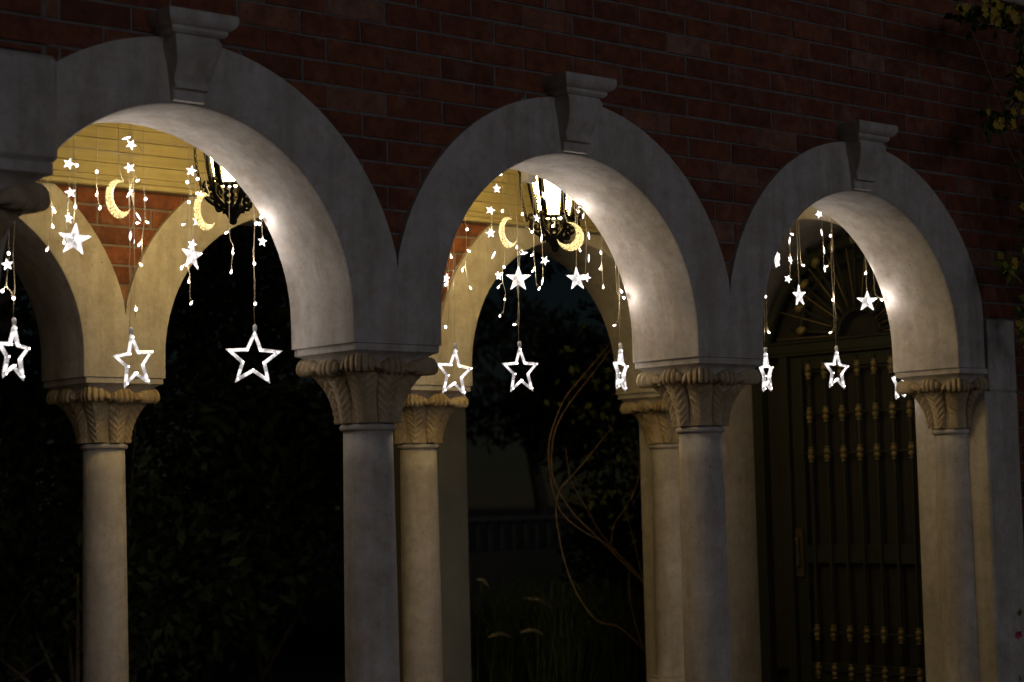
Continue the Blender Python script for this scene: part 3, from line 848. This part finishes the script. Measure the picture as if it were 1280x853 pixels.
def solid_star(px, py, yaw, roll, label, sc=1.0, y=YL, wire=True):
    c = at_y(px, py, y)
    t = thing('solid_star_light', (c.x, c.y, c.z - MR * sc), label, 'star light', 'medium solid star lights')
    e = (0, roll, yaw); rot = Matrix.Rotation(yaw, 3, 'Z') @ Matrix.Rotation(roll, 3, 'Y')
    inst('star_body', ME_SOLID, t, c, e, (sc, sc, sc))
    for k, (u, w) in enumerate(star_pts(MR * sc * .80, 0)):
        if k % 2 == 0: inst('led', ME_TIP, t, c + rot @ Vector((u, -.004, w)), e)
    led_lamp(t, c + Vector((.0, -.035, 0)), .5)
    if wire:
        tp = c + Vector((0, 0, MR * sc * .97)); n_ = 10
        obj('wire', *tube([Vector((tp.x + .003 * math.sin(i * 1.9 + px), tp.y, tp.z + (HDR - tp.z) * i / n_)) for i in range(n_ + 1)], .0014, 5), 'wire', t, smooth=True)
    return t
def moon(px, py, yaw, roll, label, flip=False, sc=1.0, y=YL):
    c = at_y(px, py, y)
    t = thing('crescent_moon_light', (c.x, c.y, c.z - .105), label, 'moon light', 'crescent moon lights')
    inst('moon_body', ME_MOON, t, c, (0, roll, yaw), ((-sc if flip else sc), sc, sc))
    rot = Matrix.Rotation(yaw, 3, 'Z') @ Matrix.Rotation(roll, 3, 'Y')
    a_ = rad(44); tip = c + rot @ Vector(((-1 if flip else 1) * .107 * sc * math.cos(a_), 0, .107 * sc * math.sin(a_)))
    obj('wire', *tube([tip, tip + Vector((-.02, 0, .06)), Vector((tip.x - .025, tip.y, (tip.z + HDR) / 2)), Vector((tip.x - .025, tip.y, HDR))], .002, 5), 'wire', t, smooth=True)
    return t
RNG = random.Random(21)
def strand(bay, sx, items, order, y=None, edge=False, top=None):
    """thin wire with small lights; items = (type, px, py[, tilt])"""
    y = YL + RNG.uniform(-.05, .07) if y is None else y
    items = sorted(items, key=lambda i: i[2])
    pts = [at_y(i[1], i[2], y) for i in items]
    x_mean = at_y(sx, items[0][2], y).x
    t = thing('light_strand', (x_mean, y, pts[-1].z), None, 'light strand', LANE[bay])
    cnt = {}
    for i in items: cnt[i[0]] = cnt.get(i[0], 0) + 1
    word = {1: 'one', 2: 'two', 3: 'three', 4: 'four', 5: 'five', 6: 'six', 7: 'seven'}
    nm = {'b': ('round bulb', 'round bulbs'), 'd': ('drop bulb', 'drop bulbs'), 's': ('tiny star', 'tiny stars'), 'l': ('leaf shaped light', 'leaf shaped lights')}
    desc = ' and '.join('%s %s' % (word[c_], nm[k][0 if c_ == 1 else 1]) for k, c_ in sorted(cnt.items(), key=lambda q: -q[1])[:1])
    t['label'] = '%s strand with %s, %s' % (SHORT[bay], desc, order)
    path = [Vector((x_mean, y, top or HDR))]
    for p_, it in zip(pts, items):
        side = p_.x - x_mean
        path.append(Vector((x_mean + .35 * side + RNG.uniform(-.004, .004), y + RNG.uniform(-.004, .004), p_.z + .03)))
    path.append(Vector((path[-1].x, y, pts[-1].z + .012)))
    obj('wire', *tube(spline(path, 4), .0015, 5), 'wire', t, smooth=True)
    hot = 0 if y < YL - .05 else len(pts) // 2
    led_lamp(t, (pts[hot].x, y - (.018 if hot else 0), pts[hot].z + .012), max(.35, .18 * len(items)))
    for p_, it in zip(pts, items):
        me = {'b': ME_BULB, 'd': ME_DROP, 's': ME_SMALL, 'l': ME_LEAFB}[it[0]]
        tilt = it[3] if len(it) > 3 else RNG.uniform(-.5, .5)
        nmn = {'b': 'bulb', 'd': 'drop_bulb', 's': 'small_star', 'l': 'leaf_light'}[it[0]]
        o = inst(nmn, me, t, p_, (RNG.uniform(-.3, .3), tilt, RNG.uniform(-.7, .3)))
        # stub to the wire
        q = Vector((x_mean + .35 * (p_.x - x_mean), y, p_.z + .026))
        if (q - p_).length > .02:
            obj('stub_wire', *tube([q, (q + p_) / 2 + Vector((0, 0, .004)), p_], .0017, 5), 'wire', t, smooth=True)
    return t
R_ = rad
# bay 1
hollow_star(17, 443, R_(30), R_(2), 'hollow star light hanging beside the tall entrance column')
hollow_star(168, 453, R_(14), R_(-8), 'hollow star light hanging in front of the lone cream rear column')
hollow_star(317, 449, R_(-36), R_(3), 'hollow star light hanging over the black garden opening next to a front column', 1.04)
solid_star(93, 300, R_(-28), R_(6), 'solid star light near the entrance pier below tiny stars', 1.1)
solid_star(240, 320, R_(14), R_(4), 'solid star light hanging just under the crescent moon by the iron lantern', 1.05)
moon(148, 249, R_(20), R_(-22), 'crescent moon light before the orange brick spandrel', sc=.88)
moon(256, 265, R_(22), R_(-18), 'crescent moon light touching the dark lantern base', sc=.88)
B1 = [
 (12, [('b', 11, 317), ('s', 9, 331), ('b', 3, 364), ('b', 17, 373)], YL),
 (62, [('b', 63, 203), ('b', 55, 235), ('d', 68, 264), ('d', 66, 283), ('d', 59, 312)], YL + .05),
 (84, [('s', 86, 205, .3), ('s', 88, 241, -.2), ('s', 86, 273, .1), ('d', 80, 303)], YL),
 (94, [('b', 96, 207), ('b', 94, 259)], YL + .03),
 (122, [('b', 121, 215), ('d', 121, 243), ('d', 125, 260)], YL + .06),
 (165, [('l', 158, 173, 1.2), ('s', 164, 181, .5), ('s', 162, 210), ('d', 172, 226, 1.0), ('l', 162, 242, .6), ('l', 173, 271, -.6), ('d', 172, 279, 1.4), ('l', 163, 295, .1)], YL - .02),
 (180, [('b', 182, 249), ('d', 184, 278, -1.2), ('d', 174, 306, .5), ('d', 176, 331, -1.0)], YL + .04),
 (236, [('b', 234, 228), ('b', 236, 253), ('d', 229, 281, 1.2), ('d', 227, 335), ('d', 236, 352, 0), ('d', 239, 379, .6)], YL + .05),
 (242, [('s', 239, 214, .2), ('b', 247, 224), ('s', 250, 245, .3), ('s', 247, 277), ('s', 240, 306)], YL),
 (290, [('d', 283, 291, 1.0), ('d', 291, 316, 0), ('d', 289, 340, .2)], YL + .02),
 (316, [('b', 320, 280), ('b', 318, 330), ('b', 319, 380)], YL - .01),
 (328, [('b', 326, 272), ('s', 328, 302, .1)], T + .02),
 (168, [('b', 170, 387)], YL + .01)]
B2 = [
 (561, [('d', 564, 321), ('s', 558, 348, .1), ('b', 557, 356), ('b', 557, 409)], YL),
 (582, [('b', 584, 287), ('d', 586, 314, -1.0), ('d', 578, 338), ('d', 588, 360, -.5)], YL + .05),
 (614, [('s', 621, 236), ('s', 613, 263, .3), ('s', 613, 292), ('l', 617, 319, .5)], YL),
 (628, [('b', 626, 218), ('b', 628, 264), ('b', 630, 334), ('s', 623, 345), ('d', 623, 359, .7), ('d', 631, 374), ('d', 625, 395, .8)], YL + .03),
 (647, [('d', 646, 309), ('l', 655, 317, 1.3), ('d', 643, 406, 1.4)], YL - .02),
 (653, [('b', 653, 268), ('b', 665, 290)], YL + .06),
 (676, [('s', 680, 244), ('s', 671, 273), ('l', 677, 298, 0), ('s', 681, 326), ('l', 678, 352, 0)], YL),
 (669, [('d', 665, 319, 1.0), ('d', 666, 339, 1.0), ('d', 674, 361, .5)], YL + .04),
 (696, [('b', 701, 273), ('b', 691, 283)], YL + .07),
 (730, [('s', 727, 257), ('b', 731, 258), ('l', 729, 270, .5), ('l', 736, 295, -.1), ('l', 736, 323, -.1), ('s', 733, 347)], T + .02),
 (722, [('d', 725, 313, -.6)], YL + .02),
 (753, [('d', 751, 316), ('d', 750, 336, .8), ('d', 754, 359, 0)], YL + .04),
 (773, [('b', 777, 365), ('d', 768, 407, 1.3)], T + .02)]
B3 = [
 (957, [('b', 957, 371), ('d', 961, 416, -1.3)], YL),
 (987, [('d', 990, 293, -1.2), ('l', 987, 301, 0), ('s', 988, 325), ('s', 985, 349)], YL + .03),
 (999, [('d', 1004, 332, -1.4)], YL),
 (1028, [('l', 1027, 291, 0), ('l', 1030, 313, 0), ('l', 1031, 336, 0)], YL + .05),
 (1040, [('b', 1038, 295), ('d', 1034, 333, 1.4), ('b', 1041, 375), ('d', 1038, 416, 1.2)], YL),
 (1083, [('b', 1082, 342)], T + .03),
 (1128, [('b', 1131, 475)], YL)]
ORD = ['first', 'second', 'third', 'fourth', 'fifth', 'sixth', 'seventh', 'eighth', 'ninth', 'tenth', 'eleventh', 'twelfth', 'thirteenth']
for bay, B, frm in ((1, B1, 'from the entrance pier'), (2, B2, 'counted from the entrance side'), (3, B3, 'counted from the middle arch')):
    order = sorted(range(len(B)), key=lambda i: at_y(B[i][0], 300, B[i][2]).x)
    for r_, i in enumerate(order):
        strand(bay, B[i][0], B[i][1], '%s %s' % (ORD[r_], frm), B[i][2])
strand(3, 1024, [('s', 1024, 268)], 'fixed to the painted wall above the door', 1.27, top=CEIL)
def edge_bulb(bay, xc, px, py, label):
    best = None
    for i in range(5, 88):
        a_ = rad(i); p_ = Vector((xc + RI * math.cos(a_), T - .06, ZC + RI * math.sin(a_))); d = p_ - CAM; z_ = d.dot(FX)
        q_ = (640 + 2498.1 * d.dot(RX) / z_ - px) ** 2 + (426.5 - 2498.1 * d.dot(UX) / z_ - py) ** 2
        if best is None or q_ < best[0]: best = (q_, a_)
    a_ = best[1]; c = Vector((xc + (RI - .040) * math.cos(a_), T - .03, ZC + (RI - .040) * math.sin(a_)))
    t = thing('light_strand', c, label, 'light strand', LANE[bay])
    inst('bulb', ME_BULB, t, c)
    obj('wire', *tube(spline([c, c + Vector((0, .04, .03)), Vector((c.x, T + .03, c.z + .1)), Vector((c.x, T + .03, max(HDR, c.z + .15)))], 4), .0014, 5), 'wire', t, smooth=True)
    led_lamp(t, c - Vector((math.cos(a_), 0, math.sin(a_))) * .016, .85)
edge_bulb(1, -1.2, 330, 276, 'single bulb glaring against the lit reveal beside the half hidden lantern')
edge_bulb(2, 1.2, 731, 259, 'single bulb glaring against the middle arch reveal beside the lit lantern')
edge_bulb(2, 1.2, 788, 372, 'single bulb glaring low on the middle arch reveal above an edge on star')
edge_bulb(3, 3.6, 1108, 374, 'single bulb glaring on the arch reveal near the dark door')
# bay 2
hollow_star(568, 467, R_(3), R_(4), 'hollow star light half behind a front capital, before a rear arch springing')
hollow_star(651, 464, R_(0), R_(-2), 'hollow star light hanging over the dark garden opening in the middle arch')
hollow_star(776, 464, R_(29), R_(2), 'hollow star light turned almost edge on beside the middle arch reveal', .98)
solid_star(648, 349, R_(-44), R_(2), 'solid star light straight above a hollow star in the middle arch')
solid_star(721, 349, R_(-12), R_(-3), 'solid star light below the crescent moon beside the lit lantern', .97)
moon(635, 291, R_(14), R_(-18), 'crescent moon light between the lit lantern and the rear arch crown', sc=.82)
moon(713, 296, R_(-24), R_(34), 'crescent moon light partly behind the lit lantern base, horns turned back', flip=True, sc=.78)
# bay 3
hollow_star(958, 467, R_(25), R_(-3), 'hollow star light turned nearly edge on beside the front capital near the door', .98)
hollow_star(1046, 464, R_(4), R_(2), 'hollow star light hanging in front of the dark door', .98)
hollow_star(1124, 478, R_(18), R_(-6), 'hollow star light half hidden behind the half column capital', .95)
solid_star(971, 323, R_(28), R_(-12), 'solid star light turned edge on against the arch nearest the door', .95)
solid_star(999, 370, R_(5), R_(-4), 'solid star light before the fan grille, under a single drop bulb')
solid_star(1084, 377, R_(-48), R_(2), 'solid star light before the fan grille close to the lit arch reveal', .98)
# header wires the strands hang from
for k, (x0, x1) in enumerate(((-2.1, -.2), (.26, 2.14), (2.66, 4.6))):
    P_ = [(x0 + (x1 - x0) * i / 20, YL + .004 * math.sin(i * 2.1), HDR + .004 - .012 * math.sin(math.pi * i / 20)) for i in range(21)]
    h_ = obj('header_wire', *tube(P_, .0035, 6), 'wire', None, origin=(x0, YL, HDR), smooth=True)
    tag(h_, 'thin header wire that the light strands hang from, across the ' + BAY[k + 1], 'wire', 'header wires')
h_ = obj('slack_wire', *tube(spline([(-2.0, .66, 1.735 + GZ), (-1.35, .64, 1.738 + GZ), (-1.07, .64, 1.731 + GZ), (-1.06, .64, 1.81 + GZ), (-.78, .64, 1.806 + GZ), (-.35, .63, 1.83 + GZ)], 6), .0022, 5), 'wire', None, origin=(-1.2, .64, 1.73 + GZ), smooth=True)
tag(h_, 'slack pale wire stretched across the arch beside the entrance pier', 'wire')

# ------------------------------------------------------------------ garden behind the porch
def leaf_quad(p, d, nrm, L, W):
    d = d.normalized(); s = d.cross(nrm).normalized(); 
    return [p, p + d * (L * .45) + s * (W * .5), p + d * L, p + d * (L * .45) - s * (W * .5)]
def rand_dir(rng):
    while True:
        v = Vector((rng.uniform(-1, 1), rng.uniform(-1, 1), rng.uniform(-1, 1)))
        if .1 < v.length < 1: return v.normalized()
def foliage(rng, clumps, n_, L):
    V = []; F = []
    for _ in range(n_):
        c, r = rng.choice(clumps); d = rand_dir(rng)
        p = Vector(c) + Vector((d.x * r[0], d.y * r[1], d.z * r[2])) * (rng.random() ** .45)
        dd = (d + rand_dir(rng) * .9 + Vector((0, 0, .15))).normalized()
        q = leaf_quad(p, dd, rand_dir(rng), L * rng.uniform(.6, 1.3), L * rng.uniform(.35, .55))
        o = len(V); V += q; F.append((o, o + 1, o + 2, o + 3))
    return V, F
def shrub(x, y, h, w, label, seed, dens=1500, leaf=.09, mat='leaf_dark'):
    rng = random.Random(seed)
    t = thing('shrub', (x, y, 0), label, 'shrub', 'garden shrubs behind the porch')
    cl_ = [((x + rng.uniform(-.6, .6) * w, y + rng.uniform(-.5, .5) * w, h * rng.uniform(.25, .85)), (w * rng.uniform(.25, .5), w * rng.uniform(.25, .5), h * rng.uniform(.12, .25))) for _ in range(14)]
    obj('foliage', *foliage(rng, cl_, dens, leaf), mat, t)
    st = []
    for k in range(5):
        c, r = cl_[k]; st.append(tube(spline([(x + rng.uniform(-.1, .1), y, 0), ((x + c[0]) / 2, (y + c[1]) / 2, c[2] * .5), c], 4), .03, 6, .008))
    obj('stem', *join(*st), 'trunk_bark', t, smooth=True)
def tree(x, y, h, w, label, seed, zlo=.3, dens=3600):
    rng = random.Random(seed)
    t = thing('garden_tree', (x, y, 0), label, 'tree', 'garden trees behind the porch')
    trunk = spline([(x, y, 0), (x + .1, y, h * .25), (x - .05, y + .1, h * .5), (x + .05, y, h * .8)], 5)
    limbs = [tube(trunk, .16, 10, .05)]; cl_ = []
    for k in range(16):
        a_ = rng.uniform(0, 6.28); z0 = h * rng.uniform(zlo, .75); z1 = z0 + h * rng.uniform(.05, .25); rr = w * rng.uniform(.4, 1) * .5
        e = (x + rr * math.cos(a_), y + rr * math.sin(a_), z1); cl_.append((e, (w * rng.uniform(.14, .26), w * rng.uniform(.14, .26), h * rng.uniform(.05, .1))))
        limbs.append(tube(spline([(x, y, z0), ((x + e[0]) / 2, (y + e[1]) / 2, (z0 + z1) / 2 + .1), e], 4), .05, 6, .015))
    obj('trunk', *join(*limbs), 'trunk_bark', t, smooth=True)
    obj('crown', *foliage(rng, cl_, dens, .2), 'leaf_dark', t)
shrub(.9, 7.0, 2.0, 1.3, 'dim leafy shrub seen past the lone cream rear column', 1)
shrub(2.6, 7.2, 2.6, 1.5, 'dim leafy shrub behind the black opening under the iron lantern', 2)
shrub(1.6, 6.2, 1.5, 1.0, 'low dim shrub just outside the rear arch by the lone column', 3)
shrub(4.0, 8.2, 3.2, 1.6, 'taller dim shrub behind the rear column near the garden vine', 4)
shrub(-.8, 5.8, 2.4, 1.4, 'dim leafy shrub behind the rear column nearest the entrance', 5)
tree(1.2, 11.5, 6.0, 4.5, 'dark tree in the garden past the lone cream rear column', 6)
tree(5.2, 13.0, 6.5, 4.5, 'dark tree in the garden between the front columns', 7)
tree(-2.0, 10.0, 5.5, 4.5, 'dark tree in the garden behind the entrance side arch', 8)
shrub(-1.6, 6.9, 4.2, 2.0, 'tall dark hedge shrub behind the entrance side rear arch', 41, 5200, .13)
shrub(.3, 7.4, 4.4, 2.0, 'tall dark hedge shrub behind the lone cream rear column', 42, 5200, .13)
shrub(2.2, 6.6, 4.2, 2.0, 'tall dark hedge shrub past the half hidden lantern', 43, 5200, .13)
shrub(4.1, 7.4, 4.2, 1.8, 'tall dark hedge shrub just past the cream rear column by the garden pillar', 44, 5200, .13)
shrub(8.4, 6.8, 4.0, 1.5, 'tall dark hedge shrub behind the climbing vine', 45, 4200, .13)
tree(6.3, 8.6, 7.5, 5.5, 'dark tree arching high over the garden behind the middle arch', 46, .52, 6500)
tree(2.6, 9.2, 7.5, 6.0, 'dark tree arching over the garden behind the hedge shrubs', 47, .40, 6500)
tree(12.6, 19.0, 4.2, 3.2, 'dark tree on the skyline beyond the garden balustrade', 9)
tree(16.0, 17.0, 5.5, 3.6, 'dark tree beyond the garden balustrade beside the vine', 14)
# dim wall strip just outside the rear column
gp = at_y(587, 650, 4.6)
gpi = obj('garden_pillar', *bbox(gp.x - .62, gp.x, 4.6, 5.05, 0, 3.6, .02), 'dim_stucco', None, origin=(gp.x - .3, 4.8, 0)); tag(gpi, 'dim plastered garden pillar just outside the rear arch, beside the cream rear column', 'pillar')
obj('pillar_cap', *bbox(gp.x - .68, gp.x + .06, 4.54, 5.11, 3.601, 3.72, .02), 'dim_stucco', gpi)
# distant balustrade
yb_ = 15.0; bl = at_y(585, 663, yb_); bt = at_y(585, 648, yb_)
bal = thing('garden_balustrade', (bl.x + 2, yb_, 0), 'distant pale balustrade on a low garden wall seen through the middle arch', 'balustrade')
zr = bt.z
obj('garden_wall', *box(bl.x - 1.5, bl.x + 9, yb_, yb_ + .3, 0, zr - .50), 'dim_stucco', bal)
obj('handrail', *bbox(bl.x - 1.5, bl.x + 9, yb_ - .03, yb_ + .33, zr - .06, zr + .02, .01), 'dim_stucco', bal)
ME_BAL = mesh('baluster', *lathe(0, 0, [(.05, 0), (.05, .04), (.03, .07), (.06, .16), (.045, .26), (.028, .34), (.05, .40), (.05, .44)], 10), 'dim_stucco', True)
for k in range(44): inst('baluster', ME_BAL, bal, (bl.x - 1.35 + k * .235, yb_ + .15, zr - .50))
# climbing vine by the rear half column
def stem(px, y0, y1):
    n_ = len(px); return spline([at_y(a_, b_, y0 + (y1 - y0) * i / (n_ - 1)) for i, (a_, b_) in enumerate(px)], 6)
stems = [
 [(762, 430), (732, 466), (705, 500), (688, 545), (686, 580), (693, 620), (705, 645), (730, 665), (757, 680), (790, 710), (812, 740)],
 [(775, 420), (745, 462), (715, 500), (697, 530), (690, 560), (692, 600), (715, 640), (745, 670), (775, 700), (815, 738)],
 [(762, 538), (735, 572), (715, 595), (700, 612), (695, 635), (697, 660), (705, 700), (720, 740), (745, 775), (775, 785), (808, 815)],
 [(707, 560), (712, 595), (722, 618), (737, 642), (752, 668), (780, 700)],
 [(790, 520), (797, 560), (798, 598), (785, 630), (768, 655), (764, 680)],
 [(783, 645), (792, 675), (800, 710), (806, 735)],
 [(786, 715), (788, 750), (797, 790), (806, 815)]]
vt = thing('climbing_vine', at_y(812, 853, 3.75).to_tuple()[:2] + (0,), 'bare tan vine stems curving beside the rear half column in the garden', 'vine')
base_ = wloc(vt)
for k, s_ in enumerate(stems):
    path = stem(s_, 3.62 + .03 * k, 3.78)
    r_ = .0082 if k < 3 else .0052
    obj('stem', *tube(path, [r_ * (.55 + .45 * i / len(path)) * (1 + .22 * math.sin(i * 1.9 + k) + (.35 if i % 11 == 5 else 0)) for i in range(len(path))], 7), 'stem_bark', vt, smooth=True)
e0 = at_y(812, 740, 3.78)
obj('stem', *tube(spline([e0, e0 + Vector((.06, .02, -.4)), (base_.x + .05, 3.77, .8), (base_.x, 3.75, 0)], 6), .022, 7), 'stem_bark', vt, smooth=True)
rng = random.Random(5)
V = []; F = []
for (cx_, cy_, n_, sp_) in ((757, 470, 26, 28), (735, 505, 22, 26), (760, 530, 30, 26), (756, 592, 24, 24), (790, 480, 30, 26), (770, 640, 18, 26), (795, 580, 30, 24), (740, 440, 20, 20)):
    for _ in range(n_):
        p_ = at_y(cx_ + rng.gauss(0, sp_), cy_ + rng.gauss(0, sp_), 3.85 + rng.uniform(-.1, .35))
        q = leaf_quad(p_, (rand_dir(rng) + Vector((0, 0, -.6))), rand_dir(rng) + Vector((-.4, -.9, .3)), rng.uniform(.05, .10), rng.uniform(.035, .06))
        o = len(V); V += q; F.append((o, o + 1, o + 2, o + 3))
lv = obj('foliage', V, F, 'leaf_vine', vt)
# grass clumps with pale plumes
def grass_clump(px, py, y, n_, label, plumes, seed):
    rng = random.Random(seed); b0 = at_y(px, py, y); b0.z = 0
    t = thing('grass_clump', b0, label, 'grass', 'fountain grass clumps outside the rear arch')
    V = []; F = []
    for _ in range(n_):
        a_ = rng.uniform(0, 6.28); r_ = rng.uniform(.25, .75); h_ = rng.uniform(.5, 1.0)
        p0 = b0 + Vector((rng.gauss(0, .1), rng.gauss(0, .1), 0)); d = Vector((math.cos(a_), math.sin(a_), 0)); s = Vector((-d.y, d.x, 0)) * .006
        P_ = [p0, p0 + d * r_ * .3 + Vector((0, 0, h_ * .7)), p0 + d * r_ * .7 + Vector((0, 0, h_)), p0 + d * r_ * 1.15 + Vector((0, 0, h_ * .82))]
        o = len(V)
        for j, q in enumerate(P_): V += [q - s * (1 - j * .3), q + s * (1 - j * .3)]
        for j in range(3): F.append((o + 2 * j, o + 2 * j + 1, o + 2 * j + 3, o + 2 * j + 2))
    o_ = obj('blades', V, F, 'grass_blade', t); o_['kind'] = 'stuff'
    for (ax, ay, bx_, by_) in plumes:
        p0 = at_y(ax, ay, y); p1 = at_y(bx_, by_, y); m_ = (p0 + p1) / 2 + Vector((0, 0, .03))
        obj('plume', *tube(spline([p0, m_, p1], 6), [.004 + .014 * math.sin(math.pi * i / 12) for i in range(13)], 6), 'plume', t, smooth=True)
        obj('plume_stalk', *tube(spline([p1, p1.lerp(b0, .4) + Vector((0, 0, .1)), b0], 5), .003, 5), 'grass_blade', t, smooth=True)
grass_clump(700, 853, 4.3, 260, 'fountain grass clump with pale plumes below the curving vine', [(655, 748, 692, 762), (650, 791, 680, 794)], 31)
grass_clump(760, 853, 4.7, 240, 'fountain grass clump between the vine and the plumed grass', [(610, 797, 640, 797)], 32)
grass_clump(630, 853, 5.0, 220, 'fountain grass clump beside the dim garden pillar', [(595, 725, 612, 736)], 33)

# ------------------------------------------------------------------ flowering climber at the front right
def flower_mesh():
    V = []; F = []
    for k in range(5):
        a_ = 2 * math.pi * k / 5; d = Vector((math.cos(a_), -.35, math.sin(a_)))
        q = leaf_quad(Vector((0, 0, 0)), d, Vector((0, 1, .2)), .034, .03); o = len(V); V += q; F.append((o, o + 1, o + 2, o + 3))
    return V, F
ME_FLOWER = mesh('flower', *flower_mesh(), 'petal_yellow')
rng = random.Random(77)
YV = -.35
fc = thing('flowering_climber', (5.55, YV, 0), 'yellow flowered climber trailing over the brick wall past the stone pier', 'climber')
sprays = [(1240, 20, 34, 15, 110, 15), (1205, 14, 10, 6, 20, 4), (1245, 150, 20, 12, 60, 7), (1272, 120, 8, 26, 34, 4), (1282, 60, 6, 26, 34, 4), (1272, 90, 5, 5, 10, 3), (1262, 335, 10, 10, 26, 2), (1278, 400, 6, 26, 40, 2), (1285, 300, 6, 60, 60, 4), (1290, 200, 8, 60, 60, 4)]
V = []; F = []; pts_f = []
for (cx_, cy_, sx_, sy_, n_, nf) in sprays:
    for _ in range(n_):
        p_ = at_y(cx_ + rng.gauss(0, sx_ * .6), cy_ + rng.gauss(0, sy_ * .6), YV + rng.uniform(-.12, .18))
        q = leaf_quad(p_, rand_dir(rng) + Vector((0, 0, -.4)), rand_dir(rng) + Vector((-.3, -.8, .2)), rng.uniform(.05, .09), rng.uniform(.04, .06))
        o = len(V); V += q; F.append((o, o + 1, o + 2, o + 3))
    for _ in range(nf):
        pts_f.append(at_y(cx_ + rng.gauss(0, sx_ * .5), cy_ + rng.gauss(0, sy_ * .5), YV - .14 + rng.uniform(-.04, .04)))
obj('foliage', V, F, 'leaf_flowering', fc)
for p_ in pts_f: inst('flower', ME_FLOWER, fc, p_, (rng.uniform(-.4, .4), rng.uniform(0, 6), rng.uniform(-.8, .1)), [rng.uniform(.8, 1.2)] * 3)
st = []
for tx, ty in ((1240, 18), (1245, 150), (1262, 335), (1205, 14), (1278, 400)):
    e = at_y(tx, ty, YV); st.append(tube(spline([(5.55, YV, 0), (5.60, YV + .1, 1.4), ((5.55 + e.x) / 2 + .1, YV, (e.z + 2) / 2), e], 6), .014, 6, .004))
obj('stem', *join(*st), 'stem_bark', fc, smooth=True)
shrub(6.3, -4.2, 6.6, 2.6, 'large leafy shrub added out of view to shade the wall past the pier', 61, 9000, .24)  # unseen shade caster, added to dim the far bricks and end pier
# pink bush at the foot of the pier
pk = at_y(1279, 796, -.35)
pb_ = thing('pink_flower_bush', (pk.x + .12, -.35, 0), 'pink flowered bush at the foot of the flowering climber', 'bush')
V = []; F = []
for _ in range(60):
    p_ = Vector((pk.x + .20, -.35, pk.z - .22)) + Vector((rng.gauss(0, .06), rng.gauss(0, .1), rng.gauss(0, .18)))
    q = leaf_quad(p_, rand_dir(rng), rand_dir(rng), .06, .035); o = len(V); V += q; F.append((o, o + 1, o + 2, o + 3))
obj('foliage', V, F, 'leaf_flowering', pb_)
ME_PINK = mesh('flower', *flower_mesh(), 'petal_pink')
for _ in range(3): inst('flower', ME_PINK, pb_, pk + Vector((rng.uniform(-.02, .10), rng.uniform(-.05, .05), rng.uniform(-.06, .06))), (rng.uniform(-.5, .5), rng.uniform(0, 6), -.5))
obj('stem', *tube([(pk.x + .12, -.35, 0), (pk.x + .1, -.35, pk.z)], .012, 6, .005), 'stem_bark', pb_, smooth=True)
